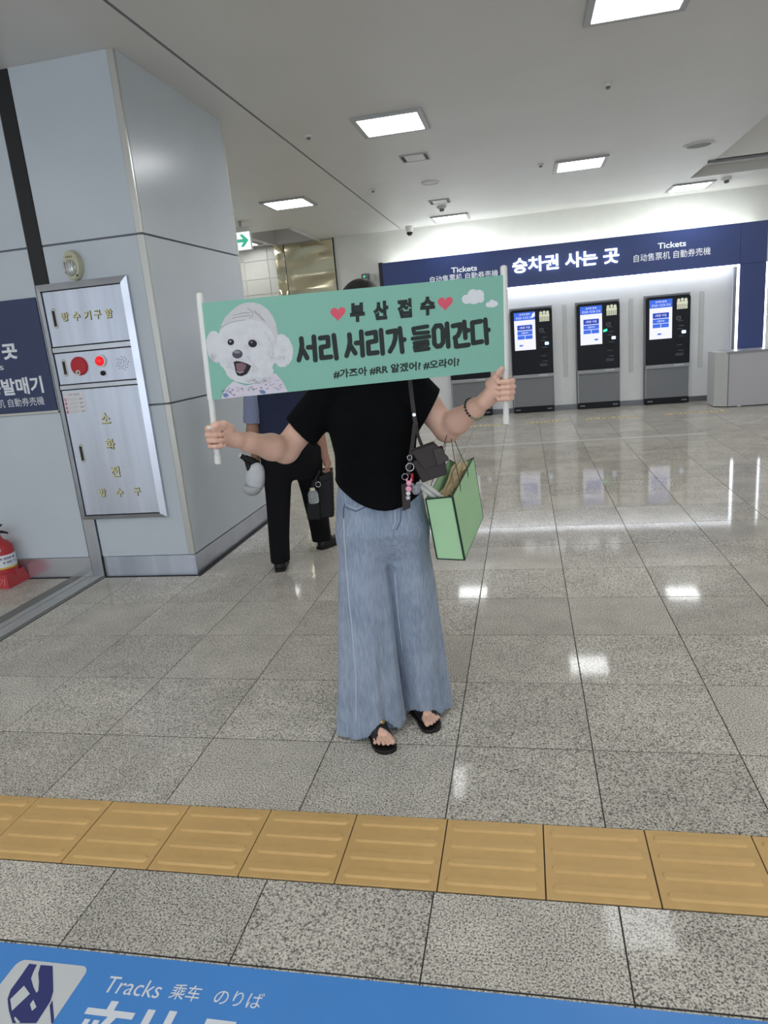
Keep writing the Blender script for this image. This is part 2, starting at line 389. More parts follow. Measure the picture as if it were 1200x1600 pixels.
# ------------------------------------------------------------------ smooth bodies: a distance field on a grid, then surface nets
class Field:
    def __init__(s, lo, hi, h):
        s.lo = np.array(lo, np.float32); s.h = h
        s.n = np.ceil((np.array(hi) - np.array(lo)) / h).astype(int) + 1
        s.F = np.full(tuple(s.n), 0.25, np.float32)
    def sub(s, lo, hi):
        a = np.clip(np.floor((np.array(lo) - s.lo) / s.h).astype(int), 0, s.n - 1)
        b = np.clip(np.ceil((np.array(hi) - s.lo) / s.h).astype(int) + 1, 1, s.n)
        sl = tuple(slice(i, j) for i, j in zip(a, b))
        g = [(s.lo[i] + s.h * np.arange(a[i], b[i], dtype=np.float32)) for i in range(3)]
        return sl, g[0][:, None, None], g[1][None, :, None], g[2][None, None, :]
    def put(s, sl, d, k):
        A = s.F[sl]
        if k > 0:
            hh = np.maximum(k - np.abs(A - d), 0) / k
            s.F[sl] = np.minimum(A, d) - hh * hh * k * 0.25
        else: s.F[sl] = np.minimum(A, d)
    def cap(s, p, q, r0, r1=None, k=0.015):
        r1 = r0 if r1 is None else r1
        p = np.array(p, float); q = np.array(q, float); m = max(r0, r1) + k + 3 * s.h
        sl, X, Y, Z = s.sub(np.minimum(p, q) - m, np.maximum(p, q) + m)
        d = q - p; L = max(float(d @ d), 1e-12)
        t = np.clip(((X - p[0]) * d[0] + (Y - p[1]) * d[1] + (Z - p[2]) * d[2]) / L, 0, 1)
        dist = np.sqrt((X - p[0] - t * d[0]) ** 2 + (Y - p[1] - t * d[1]) ** 2 + (Z - p[2] - t * d[2]) ** 2) - (r0 + (r1 - r0) * t)
        s.put(sl, dist.astype(np.float32), k); return s
    def chain(s, pts, rs, k=0.015):
        for i in range(len(pts) - 1): s.cap(pts[i], pts[i + 1], rs[i], rs[i + 1], k)
        return s
    def ell(s, c, r, k=0.015):
        m = max(r) + k + 3 * s.h; c = np.array(c, float)
        sl, X, Y, Z = s.sub(c - m, c + m)
        q = np.sqrt(((X - c[0]) / r[0]) ** 2 + ((Y - c[1]) / r[1]) ** 2 + ((Z - c[2]) / r[2]) ** 2)
        s.put(sl, ((q - 1) * min(r)).astype(np.float32), k); return s
    def column(s, prof, k=0.015, fold=None, grow=0.0):
        """stack of ellipses: rows (z, cx, cy, a, b); fold(theta, z) scales the radius"""
        prof = sorted(prof); P = np.array(prof)
        z0, z1 = P[0, 0], P[-1, 0]; m = P[:, 3:5].max() * 1.25 + k + 3 * s.h + grow
        sl, X, Y, Z = s.sub((P[:, 1].min() - m, P[:, 2].min() - m, z0 - k - 3 * s.h), (P[:, 1].max() + m, P[:, 2].max() + m, z1 + k + 3 * s.h))
        z = Z.ravel()
        def smooth_interp(col):
            return np.interp(z, P[:, 0], P[:, col]).astype(np.float32)[None, None, :]
        cx, cy, a, b = [smooth_interp(c) for c in (1, 2, 3, 4)]
        a = a + grow; b = b + grow
        u = (X - cx) / a; v = (Y - cy) / b
        rad = np.sqrt(u * u + v * v)
        if fold is not None: rad = rad / fold(np.arctan2(v, u), Z)
        d = (rad - 1) * np.minimum(a, b)
        d = np.maximum(d, np.maximum(z0 - Z, Z - z1))
        s.put(sl, d.astype(np.float32), k); return s
    def grids(s):
        return [(s.lo[i] + s.h * np.arange(s.n[i], dtype=np.float32)).reshape([-1 if j == i else 1 for j in range(3)]) for i in range(3)]
    def cut(s, fn):
        X, Y, Z = s.grids(); s.F = np.maximum(s.F, fn(X, Y, Z).astype(np.float32)); return s
    def mesh(s, name, m, parent=None):
        F = s.F; S = F < 0
        c = np.zeros(tuple(s.n - 1), np.int8)
        for i in (0, 1):
            for j in (0, 1):
                for k in (0, 1):
                    c += S[i:s.n[0] - 1 + i, j:s.n[1] - 1 + j, k:s.n[2] - 1 + k]
        I, J, K = np.nonzero((c > 0) & (c < 8))
        idx = np.full(tuple(s.n - 1), -1, np.int32); idx[I, J, K] = np.arange(len(I))
        acc = np.zeros((len(I), 3), np.float32); cnt = np.zeros(len(I), np.float32)
        corners = [(i, j, k) for i in (0, 1) for j in (0, 1) for k in (0, 1)]
        vals = {cc: F[I + cc[0], J + cc[1], K + cc[2]] for cc in corners}
        for a in corners:
            for ax in range(3):
                if a[ax] == 0:
                    b = list(a); b[ax] = 1; b = tuple(b)
                    va, vb = vals[a], vals[b]; ok = (va < 0) != (vb < 0)
                    t = np.where(ok, va / np.where(ok, va - vb, 1), 0)
                    p = np.tile(np.array(a, np.float32), (len(I), 1)); p[:, ax] += t
                    acc += p * ok[:, None]; cnt += ok
        V = (np.stack([I, J, K], 1) + acc / np.maximum(cnt, 1)[:, None]) * s.h + s.lo
        quads = []
        for ax in range(3):
            o = [(1, 2), (2, 0), (0, 1)][ax]
            A = [slice(None)] * 3; B = [slice(None)] * 3; A[ax] = slice(0, -1); B[ax] = slice(1, None)
            E = S[tuple(A)] != S[tuple(B)]
            e = np.stack(np.nonzero(E), 1)
            e = e[(e[:, o[0]] >= 1) & (e[:, o[1]] >= 1) & (e[:, o[0]] < s.n[o[0]] - 1) & (e[:, o[1]] < s.n[o[1]] - 1)]
            neg = S[e[:, 0], e[:, 1], e[:, 2]]
            def cell(d0, d1):
                q = e.copy(); q[:, o[0]] -= d0; q[:, o[1]] -= d1; return idx[q[:, 0], q[:, 1], q[:, 2]]
            q = np.stack([cell(1, 1), cell(0, 1), cell(0, 0), cell(1, 0)], 1)
            q[~neg] = q[~neg][:, ::-1]
            quads.append(q)
        Q = np.concatenate(quads)
        me = bpy.data.meshes.new(name)
        me.vertices.add(len(V)); me.vertices.foreach_set('co', V.astype(np.float32).ravel())
        me.loops.add(len(Q) * 4); me.loops.foreach_set('vertex_index', Q.astype(np.int32).ravel())
        me.polygons.add(len(Q)); me.polygons.foreach_set('loop_start', np.arange(0, len(Q) * 4, 4, dtype=np.int32))
        me.polygons.foreach_set('loop_total', np.full(len(Q), 4, np.int32))
        me.update(calc_edges=True); me.validate()
        me.polygons.foreach_set('use_smooth', [True] * len(me.polygons))
        o = link(name, me, m, parent)
        return o


# ------------------------------------------------------------------ measuring: a photo pixel meets a plane of the place
def ray(px, py): return _fw + (px - 600) / F_PX * _rt - (py - 800) / F_PX * _u2
CAMP = Vector((0, 0, CAM_H))
def on_y(px, py, Y):
    d = ray(px, py); return CAMP + d * (Y / d.y)
def on_z(px, py, Z=0.0):
    d = ray(px, py); return CAMP + d * ((Z - CAM_H) / d.z)
def on_v(px, py, V):
    """plane facing the camera's heading; returns (u, V, z)"""
    d = ray(px, py); p = CAMP + d * (V / d.dot(_f0)); return Vector((p.dot(_r0), V, p.z))
def to_px(P):
    d = Vector(P) - CAMP; z = d.dot(_fw)
    if z < 0.05: return None
    return 600 + F_PX * d.dot(_rt) / z, 800 - F_PX * d.dot(_u2) / z

# ================================================================== THE SETTING
XL, XR, YF, YB = -7.5, 8.0, -6.0, 13.05        # hall extents
CX, CY0, CY1 = -2.33, 4.33, 5.92               # column: side face, front face, rear

# ---- floor: grout bed, granite tiles, tactile tiles
floor = struct(boxo('floor', XL, XR, YF, YB, -0.06, -0.003, M_GROUT))
TW, TD, X0, Y0 = 0.4964, 0.4936, -1.7922, 2.3205
S1, S0, YM = 1.9077, 1.6077, 1.3221
rows = [(Y0 + k * TD, Y0 + (k + 1) * TD) for k in range(0, 22)]
rows = [(S1, Y0), (S0 - (S0 - YM), S0)] + rows
y = YM
while y > YF + 0.5: rows.append((y - TD, y)); y -= TD
rows = [(a, min(b, YB)) for a, b in rows if a < YB]
TRK0, TRK1 = -3.335, -3.045                     # shutter track in the floor
cand = []
for (a, b) in rows:
    for c in range(-12, 20):
        xa, xb = X0 + c * TW, X0 + (c + 1) * TW
        xa, xb = max(xa, XL), min(xb, XR)
        if b <= CY0 + .25:
            if xa < TRK1 < xb: xa = TRK1
            elif xa < TRK0 < xb: xb = TRK0
            elif xa >= TRK0 and xb <= TRK1: continue
        else:
            if a < CY1 and xb <= CX + .05: continue
            if a < CY1 and xa < CX: xa = CX - .1
        if xb - xa < 0.02: continue
        vis = False
        for qx in (xa, (xa + xb) / 2, xb):
            for qy in (a, (a + b) / 2, b):
                q = to_px((qx, qy, 0))
                if q and -5 < q[0] < 1205 and 0 < q[1] < 1605: vis = True
        cand.append((vis, (a + b) / 2, xa, xb, a, b))
seen = sorted([c for c in cand if c[0]], key=lambda c: c[1])[:292]
sset = set(id(c) for c in seen)
_tm = {}
G = 0.0019
def tile_mesh(dx, dy):
    key = (round(dx, 3), round(dy, 3))
    if key not in _tm:
        mb = MB(); x, yv = dx / 2 - G, dy / 2 - .0028; e = 0.0012
        mb.add([(-x, -yv, -.02), (x, -yv, -.02), (x, yv, -.02), (-x, yv, -.02), (-x, -yv, -e), (x, -yv, -e), (x, yv, -e), (-x, yv, -e),
                (-x + e, -yv + e, 0), (x - e, -yv + e, 0), (x - e, yv - e, 0), (-x + e, yv - e, 0)],
               [(0, 1, 5, 4), (1, 2, 6, 5), (2, 3, 7, 6), (3, 0, 4, 7), (4, 5, 9, 8), (5, 6, 10, 9), (6, 7, 11, 10), (7, 4, 8, 11), (8, 9, 10, 11)])
        me = bpy.data.meshes.new('granite_tile'); me.from_pydata(mb.v, [], mb.f); me.materials.append(GRANITE); me.update()
        _tm[key] = me
    return _tm[key]
for c in seen:
    _, _, xa, xb, a, b = c
    o = bpy.data.objects.new('granite_tile', tile_mesh(xb - xa, b - a)); COL.objects.link(o)
    o.location = ((xa + xb) / 2, (a + b) / 2, 0); o.parent = floor
rest = MB()
for c in cand:
    if id(c) in sset: continue
    _, _, xa, xb, a, b = c
    rest.add([(xa + G, a + G, 0), (xb - G, a + G, 0), (xb - G, b - G, 0), (xa + G, b - G, 0)], [(0, 1, 2, 3)])
o = rest.build('granite_paving', GRANITE, floor, fix=False); o['kind'] = 'stuff'

tb = MB().box(-.1485, .1485, -.1485, .1485, -.02, 0.002)
YX = -1.7949
tact0 = None; bar0 = None
for i in range(-13, 32):
    xa = YX + .3 * i
    if xa + .15 < XL + .2 or xa > 4.5: continue
    if tact0 is None:
        tact0 = MB().box(-.1482, .1482, -.1482, .1482, -.02, 0.002).build('tactile_tile', M_YEL, floor, bevel=.0015)
        t = tact0
        mb = MB(); ol = rrect(-.132, .132, -.0165, .0165, .0164, 5); il = rrect(-.125, .125, -.0105, .0105, .0104, 5)
        mb.rings([[(x, y_, .0018) for x, y_ in ol], [(x, y_, .0078) for x, y_ in il]], cap=True)
        bar0 = mb.build('raised_bar', M_YEL, None, smooth=.6)
        bm_ = bar0.data; COL.objects.unlink(bar0)
    else:
        t = tact0.copy(); COL.objects.link(t)
    t.parent = floor; t.location = (xa + .15, (S0 + S1) / 2, random.uniform(-.0008, .0008))
    for j in range(4):
        bb = bpy.data.objects.new('raised_bar', bm_); COL.objects.link(bb); bb.parent = t; bb.location = (0, -.1095 + .073 * j, 0)

# pale line set into the floor in front of the machines, and worn yellow markings
mb = MB().box(-1.25, 2.2, 9.15, 9.26, -.002, .0015); o = mb.build('floor_line', mat('pale stone line', (214, 213, 206), rough=.2))
tag(o, 'thin pale line set into the polished floor before the ticket machines', 'floor line')
for k, (a, b) in enumerate([(-1.03, -.22), (.0, .62), (.9, 1.7), (2.05, 2.95)]):
    mb = MB(); x = a
    while x < b:
        wd = random.uniform(.03, .075); mb.box(x, min(b, x + wd), 11.12, 11.12 + random.uniform(.10, .16), .0, .0012); x += wd + random.uniform(.012, .03)
    o = mb.build('floor_marking', mat('worn yellow paint', (214, 190, 122), rough=.4))
    tag(o, 'worn yellow floor marking before the %s' % ['leftmost, half hidden ticket machine', 'second ticket machine from the left', 'third ticket machine from the left', 'rightmost ticket machine'][k], 'floor marking', 'yellow floor markings')

# ---- ceiling with a shadow gap and recesses
REC = [(2.48, 6.2, 7.9, 10.38, .55), (2.43, 6.2, 10.52, 11.52, .13), (-4.42, -3.57, 11.44, YB, .45)]
SEAM = (-2.062, -2.038)
xs = sorted({XL, XR, SEAM[0], SEAM[1], *[r[0] for r in REC], *[r[1] for r in REC]})
ys = sorted({YF, YB, *[r[2] for r in REC], *[r[3] for r in REC]})
mb = MB()
for i in range(len(xs) - 1):
    for j in range(len(ys) - 1):
        mx, my = (xs[i] + xs[i + 1]) / 2, (ys[j] + ys[j + 1]) / 2
        if any(r[0] < mx < r[1] and r[2] < my < r[3] for r in REC): continue
        if SEAM[0] < mx < SEAM[1]: continue
        mb.add([(xs[i], ys[j], ZC), (xs[i + 1], ys[j], ZC), (xs[i + 1], ys[j + 1], ZC), (xs[i], ys[j + 1], ZC)], [(3, 2, 1, 0)])
for (a, b, c, d, h) in REC:
    z = ZC + h
    mb.add([(a, c, ZC), (b, c, ZC), (b, d, ZC), (a, d, ZC), (a, c, z), (b, c, z), (b, d, z), (a, d, z)],
           [(0, 1, 5, 4), (1, 2, 6, 5), (2, 3, 7, 6), (3, 0, 4, 7), (7, 6, 5, 4)])
mb.add([(SEAM[0], YF, ZC), (SEAM[1], YF, ZC), (SEAM[1], YB, ZC), (SEAM[0], YB, ZC), (SEAM[0], YF, ZC + .05), (SEAM[1], YF, ZC + .05), (SEAM[1], YB, ZC + .05), (SEAM[0], YB, ZC + .05)],
       [(4, 5, 6, 7), (0, 3, 7, 4), (1, 5, 6, 2)])
mb.add([(XL, YF, ZC + .7), (XR, YF, ZC + .7), (XR, YB, ZC + .7), (XL, YB, ZC + .7)], [(0, 1, 2, 3)])
ceiling = struct(mb.build('ceiling', M_CEIL, fix=False))
mb = MB().box(SEAM[0], SEAM[1], YF, YB - .02, ZC + .006, ZC + .02); mb.build('shadow_gap', M_JOINT, ceiling)
# edge trims of the recesses
mb = MB().box(-3.60, -3.55, 11.40, YB - .01, ZC - .02, ZC + .002); mb.build('recess_trim', M_CEIL, ceiling)
mb = MB().box(-4.44, -4.39, 11.40, YB - .01, ZC - .02, ZC + .002); mb.build('recess_trim', M_CEIL, ceiling)
mb = MB().box(2.40, 6.2, 10.38, 10.40, ZC - .03, ZC + .01); mb.build('recess_edge', mat('recess edging', (110, 112, 114), rough=.5), ceiling)

# ---- enclosing walls out of view
wall_right = struct(boxo('wall_right', XR, XR + .1, YF, YB, 0, ZC + .6, M_WALLB))
wall_front = struct(boxo('wall_front', XL, XR, YF - .1, YF, 3.0, ZC + .6, M_WALLB))
for x in (-7.45, -3.6, .3, 4.2, 7.95): boxo('entrance_post', x - .12, x + .12, YF - .1, YF, 0, 3.0, M_TRIM, wall_front)
wall_far_left = struct(boxo('wall_far_left', XL - .1, XL, YF, YB, 0, ZC + .6, M_WALLB))

# ---- wall and column of enamel panels on the left
JZ = [0.15, 1.212, 2.285, ZC]
g = .006
wall_left = struct(boxo('wall_left', XL, CX - .02, CY0 + .018, CY1 - .018, 0, ZC, M_JOINT))
for (xa, xb) in ((-7.4, -5.0), (-5.0, -3.168), (-3.058, -2.372)):
    for k in range(3):
        boxo('wall_panel', xa + g, xb - (g if xb < -4 else 0), CY0, CY0 + .02, JZ[k] + g * (k > 0), JZ[k + 1] - g * (k < 2), M_WALL, wall_left, bevel=.002)
for k in range(3):   # corner trim strips, front edge
    boxo('corner_trim', -2.371, CX, CY0 - .001, CY0 + .02, JZ[k] + g * (k > 0), JZ[k + 1] - g * (k < 2), M_TRIM, wall_left, bevel=.002)
    boxo('wall_panel', CX - .022, CX, CY0 + .026, CY1 - .034, JZ[k] + g * (k > 0), JZ[k + 1] - g * (k < 2), M_WALL, wall_left, bevel=.002)
    boxo('corner_trim', CX - .022, CX, CY1 - .028, CY1, JZ[k] + g * (k > 0), JZ[k + 1] - g * (k < 2), M_TRIM, wall_left, bevel=.002)
boxo('rear_panel', -7.4, CX - .024, CY1 - .02, CY1, .15, ZC, M_WALL, wall_left)
boxo('shutter_slot', -3.166, -3.060, CY0 + .004, CY0 + .02, 2.0, ZC, M_DARK, wall_left)
boxo('shutter_guide', -3.153, -3.062, CY0 - .012, CY0 + .02, 0.0, .46, M_STEELB, wall_left, bevel=.002)
boxo('guide_gap', -3.060, -3.040, CY0 - .006, CY0 + .01, 0.0, .15, M_DARK, wall_left)
boxo('guide_lip', -3.040, -3.028, CY0 - .012, CY0 + .01, 0.0, .15, M_STEELB, wall_left)
baseboard_left = struct(boxo('baseboard_left', -7.4, -3.155, CY0 - .01, CY0 + .01, 0.0, .148, M_STEEL))
baseboard_column = struct(MB().box(-3.027, CX + .006, CY0 - .010, CY0 + .01, 0.0, .148).build('baseboard_column', M_STEELD))
baseboard_side = struct(MB().box(CX - .01, CX + .008, CY0 + .012, CY1, 0.0, .146).build('baseboard_side', M_STEELB))
mb = MB().box(XL + .1, CX - .1, CY0 + .03, CY1, ZC - .018, ZC); mb.build('ceiling_edge', M_JOINT, ceiling)

# floor track of the shutter
trk = empty('shutter_track', (0, 0, 0)); tag(trk, 'grooved steel shutter track let into the floor beside the column', 'floor track')
boxo('edging', TRK0, TRK0 + .085, -3, CY0 - .013, -.003, .004, M_TRACKD, trk)
boxo('rail', TRK0 + .088, TRK0 + .145, -3, CY0 - .013, -.003, .003, M_TRACK, trk)
boxo('groove', TRK0 + .145, TRK0 + .152, -3, CY0 - .013, -.003, .0, M_DARK, trk)
boxo('rail', TRK0 + .152, TRK0 + .215, -3, CY0 - .013, -.003, .003, M_TRACK, trk)
boxo('rail', TRK0 + .219, TRK0 + .255, -3, CY0 - .013, -.003, .005, M_TRACK, trk)
boxo('edging', TRK0 + .262, TRK1 - .004, -3, CY0 - .013, -.003, .003, M_TRACKD, trk)

# ---- back wall, steel clad pillar, tiled wall of the passage
wall_back = struct(boxo('wall_back', -3.30, XR, YB, YB + .1, 0, ZC + .6, M_WALLB))
boxo('wall_edge', -3.322, -3.302, YB - .03, YB + .02, 0, ZC, M_DARK, wall_back)
wall_passage = struct(boxo('wall_passage', XL, -3.32, YB + .04, YB + .1, 0, ZC + .6, mat('pale tile joint', (222, 222, 214), rough=.6)))
zt = [0, .62, 1.23, 1.85, 2.48, 2.755, 3.08, 3.4, ZC + .45]
xt = [XL, -6.9, -6.3, -5.7, -5.07, -4.6, -4.45]
for i in range(len(xt) - 1):
    for j in range(len(zt) - 1):
        boxo('wall_tile', xt[i] + .004, xt[i + 1] - .004, YB + .025, YB + .045, zt[j] + .004, zt[j + 1] - .004, M_TILEW, wall_passage, bevel=.002)

def wavy_panel(name, xa, xb, za, zb, y, seed):
    n, mm = 8, 60; rnd = random.Random(seed); ph = [rnd.uniform(0, 6) for _ in range(4)]
    vs = []; fs = []
    for j in range(mm + 1):
        for i in range(n + 1):
            x = xa + (xb - xa) * i / n; z = za + (zb - za) * j / mm
            d = .011 * math.sin(8.0 * z + 1.2 * x + ph[0]) + .006 * math.sin(17 * z - 2.5 * x + ph[1]) + .002 * math.sin(33 * z + 3 * x + ph[2])
            vs.append((x, y - .022 - d * min(1, 4 * i / n, 4 * (n - i) / n + .4), z))
    for j in range(mm):
        for i in range(n):
            a = j * (n + 1) + i; fs.append((a, a + 1, a + n + 2, a + n + 1))
    b = len(vs)
    vs += [(xa, y + .02, za), (xb, y + .02, za), (xb, y + .02, zb), (xa, y + .02, zb)]
    c = [0, n, mm * (n + 1) + n, mm * (n + 1)]
    fs += [(b, b + 1, c[1], c[0]), (b + 1, b + 2, c[2], c[1]), (b + 2, b + 3, c[3], c[2]), (b + 3, b, c[0], c[3])]
    mb = MB().add(vs, fs)
    return mb.build(name, mat('polished brass toned steel', (236, 228, 196), rough=.16, metal=1.0), wall_passage, smooth=.8)
wavy_panel('steel_panel', -4.44, -4.26, 0, ZC - .02, YB + .02, 1)
wavy_panel('steel_panel', -4.25, -3.33, 0, ZC - .02, YB + .02, 2)
boxo('panel_joint', -4.26, -4.25, YB - .01, YB + .03, 0, ZC - .02, M_DARK, wall_passage)

# ================================================================== CEILING FITTINGS
def light_fixture(x, y, label):
    t = empty('ceiling_light', (x, y, ZC)); tag(t, label, 'ceiling light', 'recessed ceiling light panels')
    a, b, h = .305, .305, .262
    mb = MB()
    for (x0, x1, y0, y1) in ((-a, a, -b, -b + .045), (-a, a, b - .045, b), (-a, -a + .045, -b + .045, b - .045), (a - .045, a, -b + .045, b - .045)):
        mb.box(x0, x1, y0, y1, -.022, -.0005)
    mb.build('frame', M_FRAME, t)
    MB().add([(-h, -h, -.012), (h, -h, -.012), (h, h, -.012), (-h, h, -.012)], [(3, 2, 1, 0)]).build('diffuser', M_PANEL, t, fix=False)
    return t
for x, y, l in [(-1.06, 6.67, 'square ceiling light panel nearest the steel column, above the banner'),
                (.75, 9.47, 'square ceiling light panel above the middle of the open floor'),
                (-2.95, 9.48, 'square ceiling light panel beyond the column, near the exit sign'),
                (.75, 4.92, 'bright square ceiling light panel cut by the top of the picture'),
                (2.58, 12.22, 'ceiling light panel beside the ceiling recess above the rightmost ticket machine'),
                (-1.1, 12.38, 'ceiling light panel close to the dome camera at the back wall'),
                (-4.86, 12.42, 'ceiling light panel half hidden behind the green exit sign')]:
    light_fixture(x, y, l)
for x, y in [(2.57, 6.67), (2.57, 1.3), (-1.06, 1.1), (.75, -1.2), (-2.95, -2.2), (4.4, 4.2), (4.4, -1.2), (-1.06, -4.2), (2.57, -4.2),
             (6.2, 1.5), (6.2, 6.67), (6.9, 10.5), (6.2, -4.2), (-4.9, 1.1), (-4.9, -3.4), (-6.4, 9.4), (-6.4, 3), (-4.9, 7.6), (-6.4, 11.6)]:
    light_fixture(x, y, 'square ceiling light panel of the hall outside the picture')

rl = empty('recess_light', (4.3, 7.93, ZC + .12)); tag(rl, 'strip light inside the ceiling recess', 'strip light')
boxo('channel', -1.7, 1.7, -.028, -.004, -.05, .05, M_FRAME, rl); boxo('tube', -1.68, 1.68, -.004, .02, -.03, .03, emat('recess strip light', (250, 250, 245), 9.0), rl)
def vent(x, y, label):
    t = empty('ceiling_vent', (x, y, ZC)); tag(t, label, 'ceiling vent')
    mb = MB()
    for (a, b, c, d) in ((-.15, .15, -.15, -.135), (-.15, .15, .135, .15), (-.15, -.14, -.135, .135), (.14, .15, -.135, .135)): mb.box(a, b, c, d, -.012, -.0004)
    mb.build('frame', M_FRAME, t)
    boxo('cover_plate', -.10, .10, -.13, .13, -.010, -.0004, M_CEIL, t)
    for s in (-1, 1): boxo('slot', min(s * .105, s * .137), max(s * .105, s * .137), -.13, .13, -.004, -.0004, M_DARK, t)
vent(-1.05, 8.01, 'square ceiling vent with two dark slots between lights')
vent(-1.1, 10.78, 'ceiling vent with two dark slots by the back wall light')
def ring_plate(x, y, r, label, cat, name, inner=M_CEIL):
    t = empty(name, (x, y, ZC)); tag(t, label, cat)
    MB().lathe([(r, -.0005), (r, -.012), (r * .86, -.016), (r * .80, -.010), (r * .80, -.0005)], n=32).build('rim', M_WHITEPL, t, smooth=.6)
    MB().lathe([(r * .79, -.0005), (r * .79, -.008), (.001, -.008)], n=32).build('grille', inner, t, smooth=.6)
ring_plate(-1.06, 9.39, .115, 'small round ceiling cover between the two vents', 'ceiling cover', 'ceiling_cover')
ring_plate(2.05, 9.3, .165, 'round ceiling speaker near the ceiling recess', 'ceiling speaker', 'ceiling_speaker', mat('speaker mesh', (140, 142, 142), rough=.6))
def detector(x, y, s, label, name='smoke_detector', z=ZC):
    t = empty(name, (x, y, z)); tag(t, label, 'detector' if name != 'sprinkler' else 'sprinkler')
    MB().lathe([(.055 * s, -.0005), (.055 * s, -.018 * s), (.045 * s, -.03 * s), (.001, -.03 * s)], n=20).build('base', M_WHITEPL, t, smooth=.6)
    MB().lathe([(.03 * s, -.03 * s), (.026 * s, -.055 * s), (.012 * s, -.062 * s), (.001, -.062 * s)], n=16).build('sensor', mat('grey sensor', (110, 112, 114), rough=.4), t, smooth=.6)
detector(-1.12, 11.2, 1.3, 'small round smoke detector beside the back wall light')
detector(-3.72, 9.36, 1.2, 'round smoke detector half hidden by the column edge')
detector(3.0, 11.85, 1.3, 'dark smoke detector under the ceiling recess at the right')
for x, y, l in ((.744, 6.53, 'tiny sprinkler head on the bare ceiling at the right'), (-1.82, 6.66, 'tiny sprinkler head by the ceiling joint near the first light'),
                (-1.79, 9.35, 'tiny sprinkler head by the ceiling joint further back'), (.28, 9.2, 'tiny sprinkler head left of the middle light panel')):
    detector(x, y, .62, l, 'sprinkler')
dc = empty('dome_camera', (-1.86, 12.78, ZC)); tag(dc, 'white dome security camera on the ceiling before the back wall', 'security camera')
MB().lathe([(.075, -.0005), (.075, -.03), (.06, -.06), (.06, -.085), (.055, -.10)], n=24).build('housing', M_WHITEPL, dc, smooth=.6)
MB().lathe([(.054, -.095), (.05, -.125), (.034, -.15), (.012, -.16), (.001, -.16)], n=24).build('dome', M_KBLACK, dc, smooth=True)
ab = empty('access_box', (3.42, 10.0, ZC + .55)); tag(ab, 'small grey box fixed inside the ceiling recess', 'junction box')
boxo('body', -.09, .09, -.09, .09, -.10, -.0005, M_KGREY, ab, bevel=.006); boxo('seam', -.092, .092, -.092, .092, -.06, -.052, M_DARK, ab)

# exit sign hanging in the passage
ex = empty('exit_sign', (-3.95, 10.3, 3.05)); tag(ex, 'white hanging exit sign with green arrow beside the column', 'exit sign')
boxo('housing', -.185, .115, -.03, .03, -.135, .125, M_WHITEPL, ex, bevel=.006)
boxo('hanger', -.2, .13, -.045, .045, .127, .19, M_CEIL, ex); boxo('stem', -.05, -.01, -.012, .012, .19, ZC - 3.05, M_FRAME, ex)
boxo('face', -.178, .108, -.033, -.0305, -.128, .118, emat('sign face', (235, 250, 245), .95), ex)
mb = MB(); mb.prism([(-.10, -.022), (.0, -.022), (-.045, -.085), (.0, -.085), (.082, 0), (.0, .085), (-.045, .085), (.0, .022), (-.10, .022)], -.036, -.0335)
mb.build('arrow', emat('sign green', (70, 186, 150), .8), ex)

# ================================================================== LEFT WALL FITTINGS
YD = CY0 - .028                                  # front of the cabinet doors
def D(px, py): q = on_y(px, py, YD); return q.x, q.z
kf = YD / CY0
def kx(x): return x * kf
def kz(z): return CAM_H + (z - CAM_H) * kf
cab = empty('hydrant_cabinet', (kx(-2.83), CY0, 0)); tag(cab, 'tall stainless steel fire hydrant cabinet set on the panelled wall', 'hydrant cabinet')
cab_x = kx(-2.83)
def cb(name, x0, x1, z0, z1, y0, y1, m, parent=None, bevel=0.0):
    o = boxo(name, x0 - cab_x, x1 - cab_x, y0 - CY0, y1 - CY0, z0, z1, m, parent or cab, bevel=bevel)
    return o
FX0, FX1, FZ0, FZ1 = kx(-3.162), kx(-2.492), kz(.43), kz(2.05)
cb('box', FX0 + .01, FX1 - .01, FZ0 + .01, FZ1 - .01, YD + .012, CY0 - .0005, M_DARK)
OX0, OX1 = kx(-3.124), kx(-2.538)
Zs = [kz(.463), kz(1.354), kz(1.390), kz(1.602), kz(1.643), kz(2.003)]
def bev_frame(name, pts_out, pts_in, y0, y1):
    """mitred bar: outer edge pair, inner edge pair (x,z)"""
    (a, b), (c, d) = pts_out, pts_in
    mb = MB(); f = lambda p, y: (p[0] - cab_x, y - CY0, p[1])
    mb.hexa([f(a, y0 + .014), f(b, y0 + .014), f(d, y0), f(c, y0)], [f(a, y1), f(b, y1), f(d, y1), f(c, y1)])
    return mb.build(name, M_STEELB, cab)
O = [(FX0, FZ0), (FX1, FZ0), (FX1, FZ1), (FX0, FZ1)]; I_ = [(OX0 - .003, Zs[0] - .003), (OX1 + .003, Zs[0] - .003), (OX1 + .003, Zs[5] + .003), (OX0 - .003, Zs[5] + .003)]
for k in range(4):
    j = (k + 1) % 4; bev_frame('frame_bar', (O[k], O[j]), (I_[k], I_[j]), YD - .012, CY0 - .0005)
cb('frame_bar', OX0, OX1, Zs[1] + .004, Zs[2] - .004, YD - .008, YD + .012, M_STEELB, bevel=.002)
cb('frame_bar', OX0, OX1, Zs[3] + .004, Zs[4] - .004, YD - .008, YD + .012, M_STEELB, bevel=.002)
doors = []
for (a, b, nm) in ((Zs[4], Zs[5], 'door'), (Zs[2], Zs[3], 'control_panel'), (Zs[0], Zs[1], 'door')):
    doors.append(cb(nm, OX0 + .003, OX1 - .003, a + .003, b - .003, YD, YD + .012, M_STEELD, bevel=.0015))
